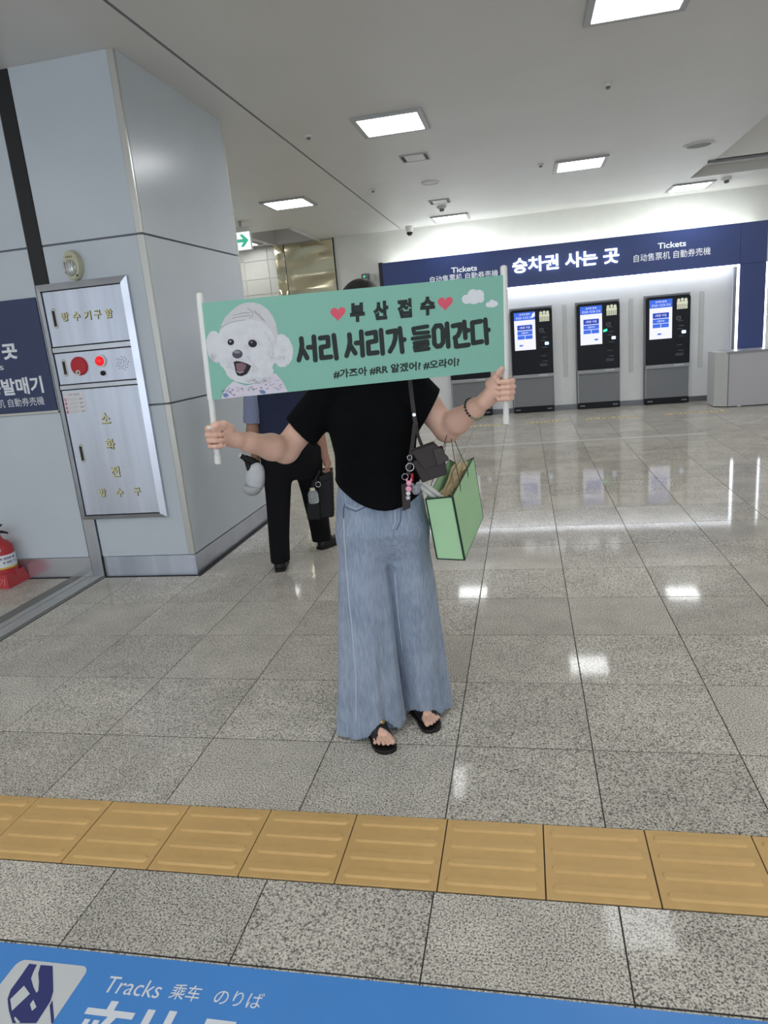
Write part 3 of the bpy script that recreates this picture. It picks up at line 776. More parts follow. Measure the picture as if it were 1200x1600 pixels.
def pull(px, py, door, h=.10):
    x, z = D(px, py); x -= cab_x; y = YD - CY0
    mb = MB(); ol = rrect(x - .019, x + .019, z - h / 2 - .016, z + h / 2 + .016, .0188, 6); il = rrect(x - .015, x + .015, z - h / 2 - .012, z + h / 2 + .012, .0148, 6)
    mb.rings([[(a, y - .0002, b) for a, b in ol], [(a, y - .004, b) for a, b in il]]).build('pull_plate', M_TRIM, door, smooth=.5)
    MB().box(x - .010, x + .010, y - .0052, y - .0035, z - h / 2, z + h / 2).build('pull_slot', M_DARK, door)
pull(85.8, 498, doors[0]); pull(101.5, 575, doors[1], .085); pull(128.2, 708.5, doors[2])
def letter(ch, px, py, size, door):
    x, z = D(px, py); h = size / 2; wd = size * .46
    text('letter_shadow', ch, M_DARK, door, x - cab_x - wd + .001, x - cab_x + wd + .004, z - h - .004, z + h - .001, YD - CY0 - .0003, .03, .0012)  # dark offset copy draws outline and shadow behind the letter
    text('letter', ch, M_GOLD, door, x - cab_x - wd, x - cab_x + wd, z - h, z + h, YD - CY0 - .0005, .018, .004)
for ch, px, py in (('방', 101.5, 494.8), ('수', 119.7, 493.8), ('기', 136.5, 492.5), ('구', 152.3, 491), ('함', 169.8, 489.4)): letter(ch, px, py, .055, doors[0])
for ch, px, py in (('소', 164.6, 653), ('화', 172.3, 694), ('전', 180.3, 736.4)): letter(ch, px, py, .072, doors[2])
for ch, px, py in (('방', 160.4, 769.7), ('수', 187.3, 769.4), ('구', 214.3, 767.6)): letter(ch, px, py, .056, doors[2])
def disc(name, px, py, prof, m, parent=None, n=28):
    x, z = D(px, py); return MB().lathe([(r, h) for r, h in prof], (x - cab_x, YD - CY0, z), n, 'y').build(name, m, parent or cab, smooth=.6)
x_, z_ = D(124.3, 572)
al = disc('alarm_button_plate', 124.3, 572, [(.062, -.0002), (.062, -.008), (.056, -.014), (.001, -.016)], M_RED)
disc('alarm_button', 124.3, 582, [(.017, -.013), (.017, -.019), (.001, -.020)], M_TRIM, al)
disc('button_centre', 125, 582, [(.006, -.019), (.006, -.0225), (.001, -.023)], M_DARK, al)
disc('lamp_ring', 157.8, 563.8, [(.040, -.0002), (.040, -.012), (.033, -.014), (.030, -.012)], M_WHITEPL)
disc('alarm_lamp', 157.3, 564, [(.032, -.0102), (.031, -.018), (.024, -.030), (.012, -.037), (.001, -.039)], mat('lit red lamp', (200, 20, 34), rough=.15, emit=(255, 40, 50), estr=.5))
disc('phone_jack', 161.6, 583, [(.016, -.0002), (.016, -.012), (.010, -.016), (.001, -.016)], M_BLACKM)
mb = MB(); xg, zg = D(191.9, 567.3)
for k in range(26):
    r = .048 * math.sqrt((k + .5) / 26); a = k * 2.39996
    mb.add([(xg - cab_x + r * math.cos(a) + .0036 * math.cos(t * PI / 3), YD - CY0 - .0008, zg + r * math.sin(a) + .0036 * math.sin(t * PI / 3)) for t in range(6)], [tuple(range(6))])
o = mb.build('sounder_holes', M_DARK, doors[1], fix=False); o['kind'] = 'stuff'
# notice sheet on the lower door
xa, za = D(96, 609); xb, zb = D(143.5, 642)
nx0, nx1, nz0, nz1 = xa - cab_x + .004, xa - cab_x + .165, zb - .012, zb + .135
ns = MB().box(nx0, nx1, YD - CY0 - .0012, YD - CY0 - .0002, nz0, nz1).build('notice_sheet', mat('notice paper', (226, 226, 228), rough=.6), doors[2])
yy = YD - CY0 - .0014
text('notice_title', '소화전 사용방법', mat('grey ink', (130, 132, 140)), ns, nx0 + .035, nx1 - .035, nz1 - .022, nz1 - .009, yy, .01)
mb = MB(); mp_ = MB()
for k in range(4):
    z = nz1 - .035 - k * .028
    mp_.prism(rrect(nx0 + .004, nx0 + .019, z - .022, z - .003, .004, 3), yy, yy + .001)
    for j in range(3): mb.box(nx0 + .026, nx0 + .105 - .01 * (j == 2), yy, yy + .001, z - .006 - j * .007, z - .0045 - j * .007)
    mb.box(nx1 - .042, nx1 - .03, yy, yy + .001, z - .02, z - .006); mb.box(nx1 - .024, nx1 - .015, yy, yy + .001, z - .017, z - .004)
mb.build('notice_lines', mat('faint ink', (176, 168, 176)), ns); mp_.build('step_marks', mat('magenta print', (216, 60, 110)), ns)
for k in range(4):
    z = nz1 - .035 - k * .028; text('step_number', str(k + 1), M_WHITEPRINT, ns, nx0 + .009, nx0 + .014, z - .018, z - .007, yy - .0008, .02)

# emergency strobe above the cabinet
sx_, sz_ = on_y(113.5, 414.5, CY0 - .03).x, on_y(113.5, 414.5, CY0 - .03).z
sr = empty('emergency_strobe', (sx_, CY0, sz_)); tag(sr, 'oval cream emergency strobe on the wall above the hydrant cabinet', 'strobe light')
def ovals(prof, m, name, cx=0, cz=0, par=sr):
    mb = MB(); mb.rings([[(cx + a * math.cos(2 * PI * k / 28), y, cz + b * math.sin(2 * PI * k / 28)) for k in range(28)] for a, b, y in prof])
    return mb.build(name, m, par, smooth=.7)
ovals([(.060, .092, -.0005), (.062, .094, -.03), (.056, .088, -.05), (.046, .078, -.056)], M_CREAM, 'housing')
ovals([(.042, .052, -.054), (.040, .050, -.064), (.030, .040, -.074), (.012, .018, -.078)], M_LENS, 'lens', 0, -.018)
for k in range(5): boxo('lens_rib', -.034 + .015 * k, -.028 + .015 * k, -.079, -.062, -.052, .018, M_SILVER, sr)
boxo('name_strip', -.024, .024, -.0585, -.055, .044, .056, mat('tan strip', (150, 140, 110)), sr)
boxo('test_button', .028, .038, -.056, -.048, -.072, -.062, M_DARK, sr)

# navy direction sign on the left wall
ys_ = CY0 - .012
def W(px, py): q = on_y(px, py, ys_); return q.x, q.z
sx1, sz1 = W(92, 464); _, sz0 = W(92, 641)
sg = empty('direction_sign', (-4.2, CY0, 1.6)); tag(sg, 'navy wall sign with white ticket lettering left of the hydrant cabinet', 'sign')
sz0, sz1, sxr = 1.226, 1.976, -3.172
boxo('board', -1.25, sxr + 4.2, -.012, -.0005, sz0 - 1.6, sz1 - 1.6, M_NAVY, sg, bevel=.002)
boxo('board_edge', -1.25, sxr + 4.2, -.010, -.0005, sz0 - 1.618, sz0 - 1.601, M_TRIM, sg)
def stext(name, body, pxr, pyt, pyb, width, off):
    xr, zt_ = W(pxr, pyt); _, zb_ = W(pxr, pyb)
    text(name, body, M_WHITEPRINT, sg, xr + 4.2 - width, xr + 4.2, zb_ - 1.6, zt_ - 1.6, -.0135, off)
stext('lettering', '승차권 사는 곳', 24, 535, 561, .80, .045)
stext('lettering', 'Tickets', 4.5, 568.5, 578, .30, .005)
stext('lettering', '자동발매기', 64, 587, 614, .56, .03)
stext('lettering', '自动售票机 自動券売機', 67.5, 619, 632.5, .60, .0)

# fire extinguisher on its red stand
fx = empty('fire_extinguisher', (-3.79, 4.205, .055)); tag(fx, 'red fire extinguisher with white label standing by the left wall', 'fire extinguisher')
R = .092
MB().lathe([(R * .92, 0), (R, .012), (R, .20), (R * .94, .235), (R * .7, .265), (R * .38, .285), (R * .3, .30), (R * .3, .315)], n=32).build('cylinder', M_REDP, fx, smooth=.5)
lb = MB().lathe([(R + .0008, .085), (R + .0012, .087), (R + .0012, .178), (R + .0008, .18)], n=32).build('label_band', M_WHITEPRINT, fx, smooth=.5)
MB().lathe([(R + .0010, .078), (R + .0014, .080), (R + .0014, .090), (R + .0010, .092)], n=32).build('yellow_stripe', mat('yellow print', (214, 186, 60)), fx, smooth=.5)
for k, zz in enumerate((.155, .125)):
    mb = MB()
    for i in range(26):
        a = -2.0 + i * .085
        if random.random() < .2: continue
        b = a + .05; r = R + .0022
        mb.add([(r * math.cos(a), r * math.sin(a), zz - .007), (r * math.cos(b), r * math.sin(b), zz - .007), (r * math.cos(b), r * math.sin(b), zz + .008), (r * math.cos(a), r * math.sin(a), zz + .008)], [(0, 1, 2, 3)])
    mb.build('label_print', mat('violet print', (70, 54, 110)), lb, fix=False)
MB().box(.035, .062, -R * .80, -R * .66, .212, .228).build('small_sticker', M_WHITEPRINT, fx)
MB().lathe([(.02, .312), (.024, .318), (.024, .345), (.016, .35), (.001, .352)], n=16).build('valve', M_BLACKM, fx, smooth=.5)
MB().tube([(-.05, 0, .335), (.0, 0, .342), (.06, -.01, .345), (.115, -.02, .338)], [.008, .012, .011, .007], 8).build('carry_handle', M_BLACKM, fx, smooth=True)
MB().tube([(-.03, 0, .352), (.02, -.006, .372), (.075, -.014, .40)], [.009, .009, .006], 8).build('lever', M_BLACKM, fx, smooth=True)
MB().tube([(-.02, -.01, .335), (-.09, -.02, .33), (-.118, -.02, .28), (-.112, -.02, .12)], .009, 8).build('hose', M_BLACKM, fx, smooth=True)
st = empty('extinguisher_stand', (-3.80, 4.205, 0)); tag(st, 'red plastic stand under the fire extinguisher at the left edge', 'stand')
a, b, h = .115, .113, .10
mb = MB().rings([[(-a, -b, 0), (a, -b, 0), (a, b, 0), (-a, b, 0)], [(-a + .02, -b + .02, h), (a - .02, -b + .02, h), (a - .02, b - .02, h), (-a + .02, b - .02, h)],
                 [(-.094, -.092, h), (.094, -.092, h), (.094, .092, h), (-.094, .092, h)], [(-.092, -.09, .054), (.092, -.09, .054), (.092, .09, .054), (-.092, .09, .054)]])
mb.build('tray', mat('red plastic stand', (188, 58, 62), rough=.45), st)
def stand_xf(p): t = p[2] / .1; return (p[0], -b + .02 * t - .0012 + p[1], p[2])
text('lettering', '소화기', mat('pale red print', (226, 150, 150)), st, -.07, .082, .02, .072, 0, -.01, xf=stand_xf)

# ================================================================== TICKET COUNTER WALL
YP, YFA = 12.60, 12.45
tw = struct(boxo('wall_ticket', -2.33, 3.80, YP, YP + .04, 0, 2.118, M_KIOSKWALL))
boxo('end_return', -2.33, -2.29, YP + .041, YB - .001, 0, 2.118, M_KIOSKWALL, tw)
boxo('plinth', -2.33, 3.36, YP - .012, YP + .01, 0, .085, mat('grey plinth', (112, 114, 116), rough=.3, metal=.4), tw)
for x, m in ((-.74, M_KIOSKWALL), (.70, M_KIOSKWALL), (1.775, M_KIOSKWALL), (2.87, M_KIOSKWALL)):
    boxo('slim_post', x - .035, x + .035, YP - .014, YP + .002, .56, 1.77, mat('pale panel rib', (214, 216, 212), rough=.4), tw, bevel=.006)
fa = empty('ticket_fascia', (.7, YFA, 0)); tag(fa, 'long blue illuminated ticket fascia above the machines with white lettering', 'sign fascia')
FZ, FT = 2.122, 2.735
boxo('board', -2.33 - .7, 3.385 - .7, 0, .10, FZ, FT, M_BLUE, fa, bevel=.003)
boxo('board_top', -2.33 - .7, 3.80 - .7, .10, YB - YFA - .002, FT - .06, FT - .02, M_KIOSKWALL, fa)
boxo('corner_board', 3.387 - .7, 3.775 - .7, 0, .10, FZ, FT, M_BLUE, fa, bevel=.003)
fl = empty('fascia_leg', (3.58, YFA, 0)); tag(fl, 'blue upright board with white light edges beside the low counter', 'sign board')
boxo('board', 3.387 - 3.58, 3.775 - 3.58, 0, .10, .01, FZ - .002, M_BLUE, fl, bevel=.003)
boxo('end_cap', -2.40 - .7, -2.332 - .7, .02, .45, FZ, FT + .015, mat('dark navy edge', (24, 32, 62), rough=.4), fa)
boxo('led_strip', 3.777 - 3.58, 3.80 - 3.58, .0, .10, .02, FZ - .002, M_LED, fl)
boxo('led_strip', -2.33 - .7, 3.384 - .7, -.004, .02, FZ - .024, FZ - .001, M_LEDD, fa)
boxo('led_strip', 3.350 - 3.58, 3.386 - 3.58, -.004, .02, .02, FZ - .026, M_LED, fl)
boxo('led_channel', 3.325 - 3.58, 3.349 - 3.58, .0, .10, .02, FZ - .026, M_KGREY, fl)
boxo('cove_light', -2.30 - .7, 3.72 - .7, .40, .43, FT - .018, FT + .004, emat('cove led', (244, 250, 246), 10.0), fa)
TB = dict(y=-.0008)
text('lettering', 'Tickets', M_GLOWPRINT, fa, -1.15 - .7, -.715 - .7, 2.452, 2.540, -.002, .02)
text('lettering', '自动售票机 自動券売機', M_GLOWPRINT, fa, -1.52 - .7, -.37 - .7, 2.315, 2.432, -.003, .0)
text('lit_lettering', '승차권 사는 곳', M_LETTER, fa, -.13 - .7, 1.567 - .7, 2.335, 2.575, -.005, .026, .03)
text('lettering', 'Tickets', M_GLOWPRINT, fa, 2.16 - .7, 2.585 - .7, 2.480, 2.570, -.002, .02)
text('lettering', '自动售票机 自動券売機', M_GLOWPRINT, fa, 1.795 - .7, 2.95 - .7, 2.315, 2.432, -.003, .0)
wb = empty('wall_sensor', (-2.76, YB, 2.585)); tag(wb, 'small grey wall sensor with green light above the woman\'s head', 'wall sensor')
boxo('housing', -.075, .065, -.05, -.0005, -.06, .06, M_KGREY, wb, bevel=.01); boxo('switch_plate', .085, .16, -.02, -.0005, -.06, .06, M_WHITEPL, wb, bevel=.006)
MB().lathe([(.014, -.05), (.012, -.058), (.001, -.06)], (-.02, 0, .01), 14, 'y').build('indicator', M_GREENLED, wb)

def kiosk(x, k, label):
    t = empty('ticket_machine', (x, 12.47, 0)); tag(t, label, 'ticket machine', 'ticket machines set into the white wall')
    h = .345
    boxo('body', -h + .012, h - .012, .03, .125, .09, 1.72, M_BLACKM, t)
    boxo('surround', -h - .015, h + .005, .076, .12, .09, 1.775, M_KGREY, t)
    boxo('base', -h, h, .0, .12, .002, .105, M_BLACKM, t, bevel=.004)
    for s in (-1, 1): boxo('base_foot', s * .27 - .04, s * .27 + .04, -.012, .001, .045, .065, M_KGREY, t)
    mb = MB().prism(rrect(-h, h, .66, 1.745, .05, 6, (0, 0, 1, 1)), 0, .06); fr = mb.build('front_fascia', M_KBLACK, t)
    boxo('trim_edge', -h - .012, -h - .001, .0, .06, .64, 1.70, M_KGREY, t)
    boxo('lip', -h, h, -.03, .05, .60, .657, M_KLIP, t, bevel=.006)
    lo = boxo('lower_door', -h + .025, h - .012, .004, .06, .107, .598, M_KGREY, t, bevel=.004)
    boxo('door_edge', -h, -h + .022, .006, .06, .107, .598, M_KLIP, t)
    # screen with its printed picture
    sx0, sx1, sz0, sz1 = -.285, .065, 1.075, 1.70
    sc = boxo('screen', sx0, sx1, -.003, .004, sz0, sz1, M_SCREEN, t)
    yv = -.0042
    MB().box(sx0, sx1, yv, -.003, sz1 - .13, sz1).build('screen_header', M_SCRBLUE, sc)
    text('screen_text', '승차권 발매', M_SCREEN, sc, sx0 + .09, sx1 - .09, sz1 - .05, sz1 - .02, yv - .0006, .01)
    text('screen_text', '운임표 시간표 안내', M_SCREEN, sc, sx0 + .03, sx1 - .03, sz1 - .11, sz1 - .07, yv - .0006, .0)
    cx = (sx0 + sx1) / 2
    for (a, b, c, d, m) in ((cx - .125, cx + .125, 1.405, 1.49, M_SCRNAVY), (cx - .125, cx + .125, 1.325, 1.395, M_SCRBLUE), (cx - .125, cx - .004, 1.255, 1.317, M_SCRBLUE), (cx + .004, cx + .125, 1.255, 1.317, M_SCRBLUE)):
        mb = MB().prism(rrect(a, b, c, d, .006, 2), yv, -.003); mb.build('screen_button', m, sc)
    text('screen_text', '1회권 구입', M_SCREEN, sc, cx - .085, cx + .085, 1.43, 1.468, yv - .0006, .01)
    text('screen_text', '교통카드', M_SCREEN, sc, cx - .06, cx + .06, 1.345, 1.375, yv - .0006, .01)
    bx = [cx - .05, cx - .1, cx + .05][k % 3]
    MB().prism(rrect(bx, bx + .06, 1.14, 1.165, .008, 3), yv, -.003).build('screen_button', M_SCRBLUE, sc)
    # pictogram sticker: three heads over rows of small squares
    ic = M_WHITEPRINT if True else None
    mb = MB(); ix0, ix1 = .135, .30
    for i in range(3):
        cxh = ix0 + .0275 + .055 * i
        mb.prism(ell(cxh, 1.665 + .006 * (i == 1), .024, .026, 14), -.0022, -.0004)
    mb.box(ix0, ix1, -.0024, -.0004, 1.604, 1.644)
    for r in range(4):
        for c in range(6):
            mb.box(ix0 + .0275 * c + .002, ix0 + .0275 * c + .0255, -.0024, -.0004, 1.525 + r * .0205, 1.5415 + r * .0205)
    mb.build('fare_sticker', mat('cream sticker with added glow', (238, 240, 214), emit=(238, 240, 214), estr=.25), fr)  # printed sticker, given a faint glow of its own to look brighter
    # slots, readers and captions down the right side
    rd = MB().prism(rrect(.215, .28, 1.135, 1.185, .012, 4), -.012, .0); rd.build('card_reader', M_CARDLED, t)
    boxo('coin_slot', .14, .19, -.006, .0, 1.37, 1.40, M_BLACKM, t, bevel=.002)
    boxo('coin_plate', .132, .198, -.003, .0, 1.362, 1.41, M_KGREY, t)
    boxo('note_slot', .13, .28, -.012, .0, 1.02, 1.07, M_BLACKM, t, bevel=.004)
    boxo('ticket_tray', .12, .25, -.012, .0, .78, .83, mat('dark tray', (44, 46, 52), rough=.3), t, bevel=.004)
    for j, zc in enumerate((1.335, 1.255, 1.205, 1.09, .95, .86)):
        MB().box(.15 + .02 * (j % 2), .23 + .02 * (j % 2), -.0018, -.0003, zc, zc + .012).build('caption', mat('grey caption', (88, 92, 102)), fr)
    MB().box(.10, .25, -.032, -.0302, .632, .642).build('lip_label', M_WHITEPRINT, t)
    if k == 2: MB().prism([(.085, 1.262), (.145, 1.275), (.145, 1.315), (.085, 1.30)], -.004, -.0003).build('indicator', M_GREENLED, t)
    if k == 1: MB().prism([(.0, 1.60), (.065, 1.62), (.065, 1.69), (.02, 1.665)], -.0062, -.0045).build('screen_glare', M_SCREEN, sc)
    return t
for k, (x, l) in enumerate([(-.925, 'ticket machine mostly hidden behind the green banner and the woman\'s arm'), (.145, 'ticket machine just right of the banner pole, second from the left'),
                            (1.232, 'ticket machine with a green indicator light, third from the left'), (2.33, 'rightmost ticket machine beside the low grey counter')]):
    kiosk(x, k, l)

ct = empty('low_counter', (3.03, 11.55, 0)); tag(ct, 'low pale grey counter at the right edge before the ticket wall', 'counter')
boxo('body', .012, 2.2, .0, .55, .012, .80, mat('pale lilac laminate', (196, 193, 197), rough=.4), ct)
boxo('end_panel', -.16, .008, .12, .55, .012, .83, mat('pale end laminate', (200, 202, 200), rough=.4), ct)
boxo('corner_bead', -.002, .014, -.004, .13, .012, .81, M_KGREY, ct)
MB().add([(-.16, .12, .012), (0, 0, .012), (0, .13, .012), (-.16, .12, .83), (0, 0, .83), (0, .13, .83)], [(0, 1, 4, 3), (1, 2, 5, 4), (2, 0, 3, 5), (3, 4, 5), (2, 1, 0)]).build('angled_end', mat('pale end laminate', (200, 202, 200)), ct)
boxo('top', -.02, 2.2, -.012, .55, .802, .835, mat('counter top', (150, 150, 152), rough=.3), ct)
boxo('kick_strip', -.0, 2.2, .01, .5, .0, .012, M_DARK, ct)
for x in (.14, .86): boxo('floor_cap', x, x + .05, -.03, .0, .001, .022, M_WHITEPL, ct, bevel=.004)

# ================================================================== BLUE FLOOR STICKER
fs = empty('floor_sign', (-.4, 1.0, 0)); tag(fs, 'large blue floor sign with white Tracks lettering and train pictogram', 'floor sign')
boxo('sheet', -1.75, 1.6, -.35, .312, .0, .0016, M_STICKER, fs)
def fxf(p): return (p[0], p[2], .0016 - p[1])           # x,z drawing -> floor
def fpt(px, py): q = on_z(px, py, 0); return (q.x + .4, q.y - 1.0)
def fbox(mb, x0, x1, y0, y1, z=.0022): mb.add([(x0, y0, z), (x1, y0, z), (x1, y1, z), (x0, y1, z)], [(0, 1, 2, 3)])
pl = [(x, y_) for x, y_ in rrect(-1.375 + .4, -1.165 + .4, 1.055 - 1, 1.268 - 1, .022, 6)]
pg = MB().add([(x, y_, .0020) for x, y_ in pl], [tuple(range(len(pl)))]).build('pictogram_panel', M_PALEPRINT, fs, fix=False)
def c5(x, y_): return fpt(x / 5.0, 1490 + y_ / 5.0)
def poly(pts, z): mb_ = MB(); mb_.add([(*c5(*p), z) for p in pts], [tuple(range(len(pts)))]); return mb_
for pts in ([(230, 85), (290, 92), (262, 150), (244, 200), (262, 265), (285, 312), (300, 300), (306, 230), (300, 160), (318, 95), (413, 102), (418, 300), (395, 380), (330, 480), (285, 550), (100, 550), (70, 450), (60, 360), (85, 290), (150, 200)],
            [(390, 410), (412, 370), (425, 520), (415, 550), (402, 550)]):
    mb_ = poly(pts, .0026); me_o = mb_.build('train_pictogram', M_INDIGO, pg, fix=False)
for pts in ([(190, 258), (235, 322), (95, 455), (82, 365)], [(262, 368), (287, 425), (252, 455), (236, 405)], [(120, 500), (160, 545), (150, 550), (130, 550), (112, 515)]):
    poly(pts, .0032).build('pictogram_window', M_PALEPRINT, pg, fix=False)
text('lettering', 'Tracks', M_WHITEPRINT, fs, -1.092 + .4, -.938 + .4, .204, .249, -.0006, .0, xf=fxf)
text('lettering', '乘车', M_WHITEPRINT, fs, -.912 + .4, -.834 + .4, .207, .249, -.0006, .006, xf=fxf)
text('lettering', 'のりば', M_WHITEPRINT, fs, -.795 + .4, -.672 + .4, .207, .248, -.0006, .002, xf=fxf)
q = .0024
for grp in ([(-1.1, -.972, 1.145, 1.162), (-1.05, -1.03, 1.162, 1.185), (-1.09, -1.075, 1.10, 1.134), (-1.065, -1.05, 1.10, 1.134)], [(-.945, -.925, 1.05, 1.175), (-.925, -.905, 1.10, 1.115)],
            [(-.89, -.87, 1.05, 1.178), (-.87, -.85, 1.10, 1.115)], [(-.79, -.715, 1.153, 1.170), (-.79, -.772, 1.08, 1.153)], [(-.60, -.57, 1.158, 1.172)]):
    bl = MB()
    for a in grp: fbox(bl, a[0] + .4, a[1] + .4, a[2] - 1, a[3] - 1, q)
    if len(grp) == 4: bl.add([(-1.035 + .4, .146, q + .0002), (-1.06 + .4, .08, q + .0002), (-1.04 + .4, .08, q + .0002), (-1.012 + .4, .146, q + .0002)], [(0, 1, 2, 3)])
    bl.build('large_letter', M_WHITEPRINT, fs, fix=False)

# ================================================================== PEOPLE
def nv(v): v = np.array(v, float); return v / np.linalg.norm(v)
def capcut(fd, p, q, r0, r1, pp, pn, k=.02):
    p = np.array(p, float); q = np.array(q, float); m = max(r0, r1) + k + 3 * fd.h
    sl, X, Y, Z = fd.sub(np.minimum(p, q) - m, np.maximum(p, q) + m)
    d = q - p; L = float(d @ d)
    t = np.clip(((X - p[0]) * d[0] + (Y - p[1]) * d[1] + (Z - p[2]) * d[2]) / L, 0, 1)
    dist = np.sqrt((X - p[0] - t * d[0]) ** 2 + (Y - p[1] - t * d[1]) ** 2 + (Z - p[2] - t * d[2]) ** 2) - (r0 + (r1 - r0) * t)
    n = nv(pn); pl = (X - pp[0]) * n[0] + (Y - pp[1]) * n[1] + (Z - pp[2]) * n[2]
    fd.put(sl, np.maximum(dist, pl).astype(np.float32), k)

# ---------------- the woman with the banner
WV = 2.47
woman = empty('person', tuple(_f0 * WV), YAW)
tag(woman, 'person in black t-shirt and wide jeans holding up a green banner', 'person')
def wl(px, py, V=WV): q = on_v(px, py, V); return np.array((q.x, q.y - WV, q.z))

P1a, P1b = wl(341, 724, 2.17), wl(312, 461, 2.15)      # pole held in her right hand: bottom, top
P2a, P2b = wl(791, 662, 2.25), wl(787, 418, 2.23)
def along(a, b, t): return a + (b - a) * t
G1 = along(P1a, P1b, (724 - 680) / (724 - 461.)); G2 = along(P2a, P2b, (662 - 606) / (662 - 418.))
W1, W2 = wl(369, 687, 2.225), wl(757, 627, 2.29)

bf = Field((-.62, -.36, 0.0), (.52, .30, 1.735), .0042)
TX = -.012
bf.column([(.80, TX, .03, .14, .10), (.92, TX, .03, .145, .105), (1.0, TX, .03, .135, .097), (1.1, TX, .03, .13, .092), (1.2, TX, .03, .14, .095), (1.3, TX, .035, .145, .092), (1.38, TX, .04, .10, .07), (1.41, TX, .042, .06, .05)], .02)
bf.cap((TX, .05, 1.38), (TX, .04, 1.50), .052, .048, .03)
bf.ell((TX, .045, 1.60), (.072, .09, .105), .02).ell((TX, .012, 1.548), (.052, .062, .058), .03)
bf.cap((TX, -.045, 1.605), (TX, -.064, 1.575), .008, .012, .012)                   # nose
bf.ell((TX, -.045, 1.535), (.022, .012, .009), .008)                                # lips
for s in (-1, 1): bf.ell((TX + s * .073, .05, 1.59), (.010, .018, .03), .006)        # ears
SH1, SH2 = np.array((-.150, .035, 1.345)), np.array((.128, .035, 1.345))
EL1, EL2 = wl(446, 703, 2.41), wl(699, 670, 2.45)
bf.chain([SH1, along(SH1, EL1, .5), EL1], [.052, .049, .045], .012)
bf.chain([EL1, along(EL1, W1, .3), along(EL1, W1, .75), W1], [.044, .043, .031, .024], .02)
bf.chain([SH2, along(SH2, EL2, .5), EL2], [.052, .049, .045], .012)
bf.chain([EL2, along(EL2, W2, .3), along(EL2, W2, .75), W2], [.045, .042, .031, .024], .02)
nails = []
def hand(fd, g, wrist, pa, pb, thumb):
    a = nv(pb - pa); w_ = wrist - g; w_ = nv(w_ - a * (w_ @ a)); f = np.cross(a, w_)
    if f[1] > 0: f = -f
    for k in range(4):
        h = (1.5 - k) * .0180; r = (.0084, .0087, .0084, .0075)[k]; kk = (0, .002, 0, -.003)[k]
        K = g + w_ * .036 - f * .019 + a * h * 1.1
        pts = [K, g - w_ * (.010 + kk) - f * .0205 + a * h, g - w_ * (.0225 + kk) - f * .004 + a * h, g - w_ * .016 + f * .017 + a * h, g + w_ * .004 + f * .0215 + a * (h - .001), g + w_ * .018 + f * .018 + a * (h - .002)]
        fd.chain(pts, [r + .002, r + .0006, r + .0003, r, r, r * .85], .0015)
        fd.cap(wrist + (K - wrist) * .12, K, .016, .0115, .012)
        nails.append((pts[5] * .6 + pts[4] * .4 + f * r * .9, f, w_, a, .0042))
    fd.cap(wrist, g + w_ * .036 + f * .006 - a * .012, .021, .016, .015)
    fd.cap(wrist, g + w_ * .040 + f * .008 + a * .012, .020, .017, .015)
    B = g + w_ * .050 + f * .012 + a * .020
    if thumb == 'across':
        T = [B, g + w_ * .022 + f * .019 + a * .038, g - w_ * .006 + f * .021 + a * .039, g - w_ * .026 + f * .014 + a * .031]
        nails.append((T[3] - w_ * .006 + f * .006 + a * .004, nv(f + a), w_, np.cross(f, w_), .0062))
    else:
        T = [B, g + w_ * .028 + f * .016 + a * .040, g + w_ * .014 + f * .019 + a * .056, g + w_ * .003 + f * .019 + a * .068]
        nails.append((T[3] + f * .009, f, a, w_, .0055))
    fd.chain(T, [.015, .0118, .0105, .0085], .006)
hand(bf, G1, W1, P1a, P1b, 'across'); hand(bf, G2, W2, P2a, P2b, 'up')
# legs and feet inside the jeans
def foot(fd, heel, toe, inner, ankle):
    d = nv(np.array(toe) - np.array(heel)); L = float(np.linalg.norm(np.array(toe) - np.array(heel))); s = np.array((-d[1], d[0], 0)) * inner
    H = np.array(heel, float)
    fd.cap(ankle, H + d * .02 + (0, 0, .035), .034, .030, .02)
    fd.cap(ankle, H + d * L * .55 + (0, 0, .038), .032, .026, .02)
    fd.cap(H + d * .025 + (0, 0, .030), H + d * L * .70 + s * .012 + (0, 0, .022), .028, .022, .015)
    fd.cap(H + d * .04 + (0, 0, .028), H + d * L * .66 - s * .016 + (0, 0, .020), .026, .019, .015)
    for off, ln, r in ((.028, 1.0, .0112), (.0095, .985, .0076), (-.0065, .95, .0074), (-.0215, .905, .0072), (-.035, .855, .0068)):
        b0 = H + d * L * (.70 - .06 * (off < 0)) + s * off * .8 + np.array((0, 0, .024)); b1 = H + d * (L * ln - r) + s * off + np.array((0, 0, .008 + r))
        fd.chain([b0, along(b0, b1, .6) + (0, 0, .003), b1], [r * 1.05, r * .95, r], .001)
        nails.append((b1 + d * r * .25 + np.array((0, 0, r * .86)), np.array((0, 0, 1.)), d, s, r * .42))
    return d, s, L
HE1, TO1 = np.array((-.128, .065, .018)), np.array((-.070, -.150, .018))
HE2, TO2 = np.array((.045, .175, .018)), np.array((.124, -.030, .018))
AN1, AN2 = HE1 + (.012, -.035, .085), HE2 + (.014, -.035, .085)
bf.chain([(-.085, .03, .84), (-.105, .025, .47), AN1], [.085, .055, .034], .03); bf.chain([(.065, .03, .84), (.07, .09, .47), AN2], [.085, .055, .034], .03)
fr1 = foot(bf, HE1, TO1, 1, AN1); fr2 = foot(bf, HE2, TO2, -1, AN2)
wbody = bf.mesh('body', M_SKIN, woman)
wbvh = BVHTree.FromPolygons([tuple(v.co) for v in wbody.data.vertices], [tuple(p.vertices) for p in wbody.data.polygons])
nm = MB()
M_NAIL = mat('pale nails', (232, 198, 184), rough=.25)
M_NAILW = mat('white nail', (236, 232, 226), rough=.2)
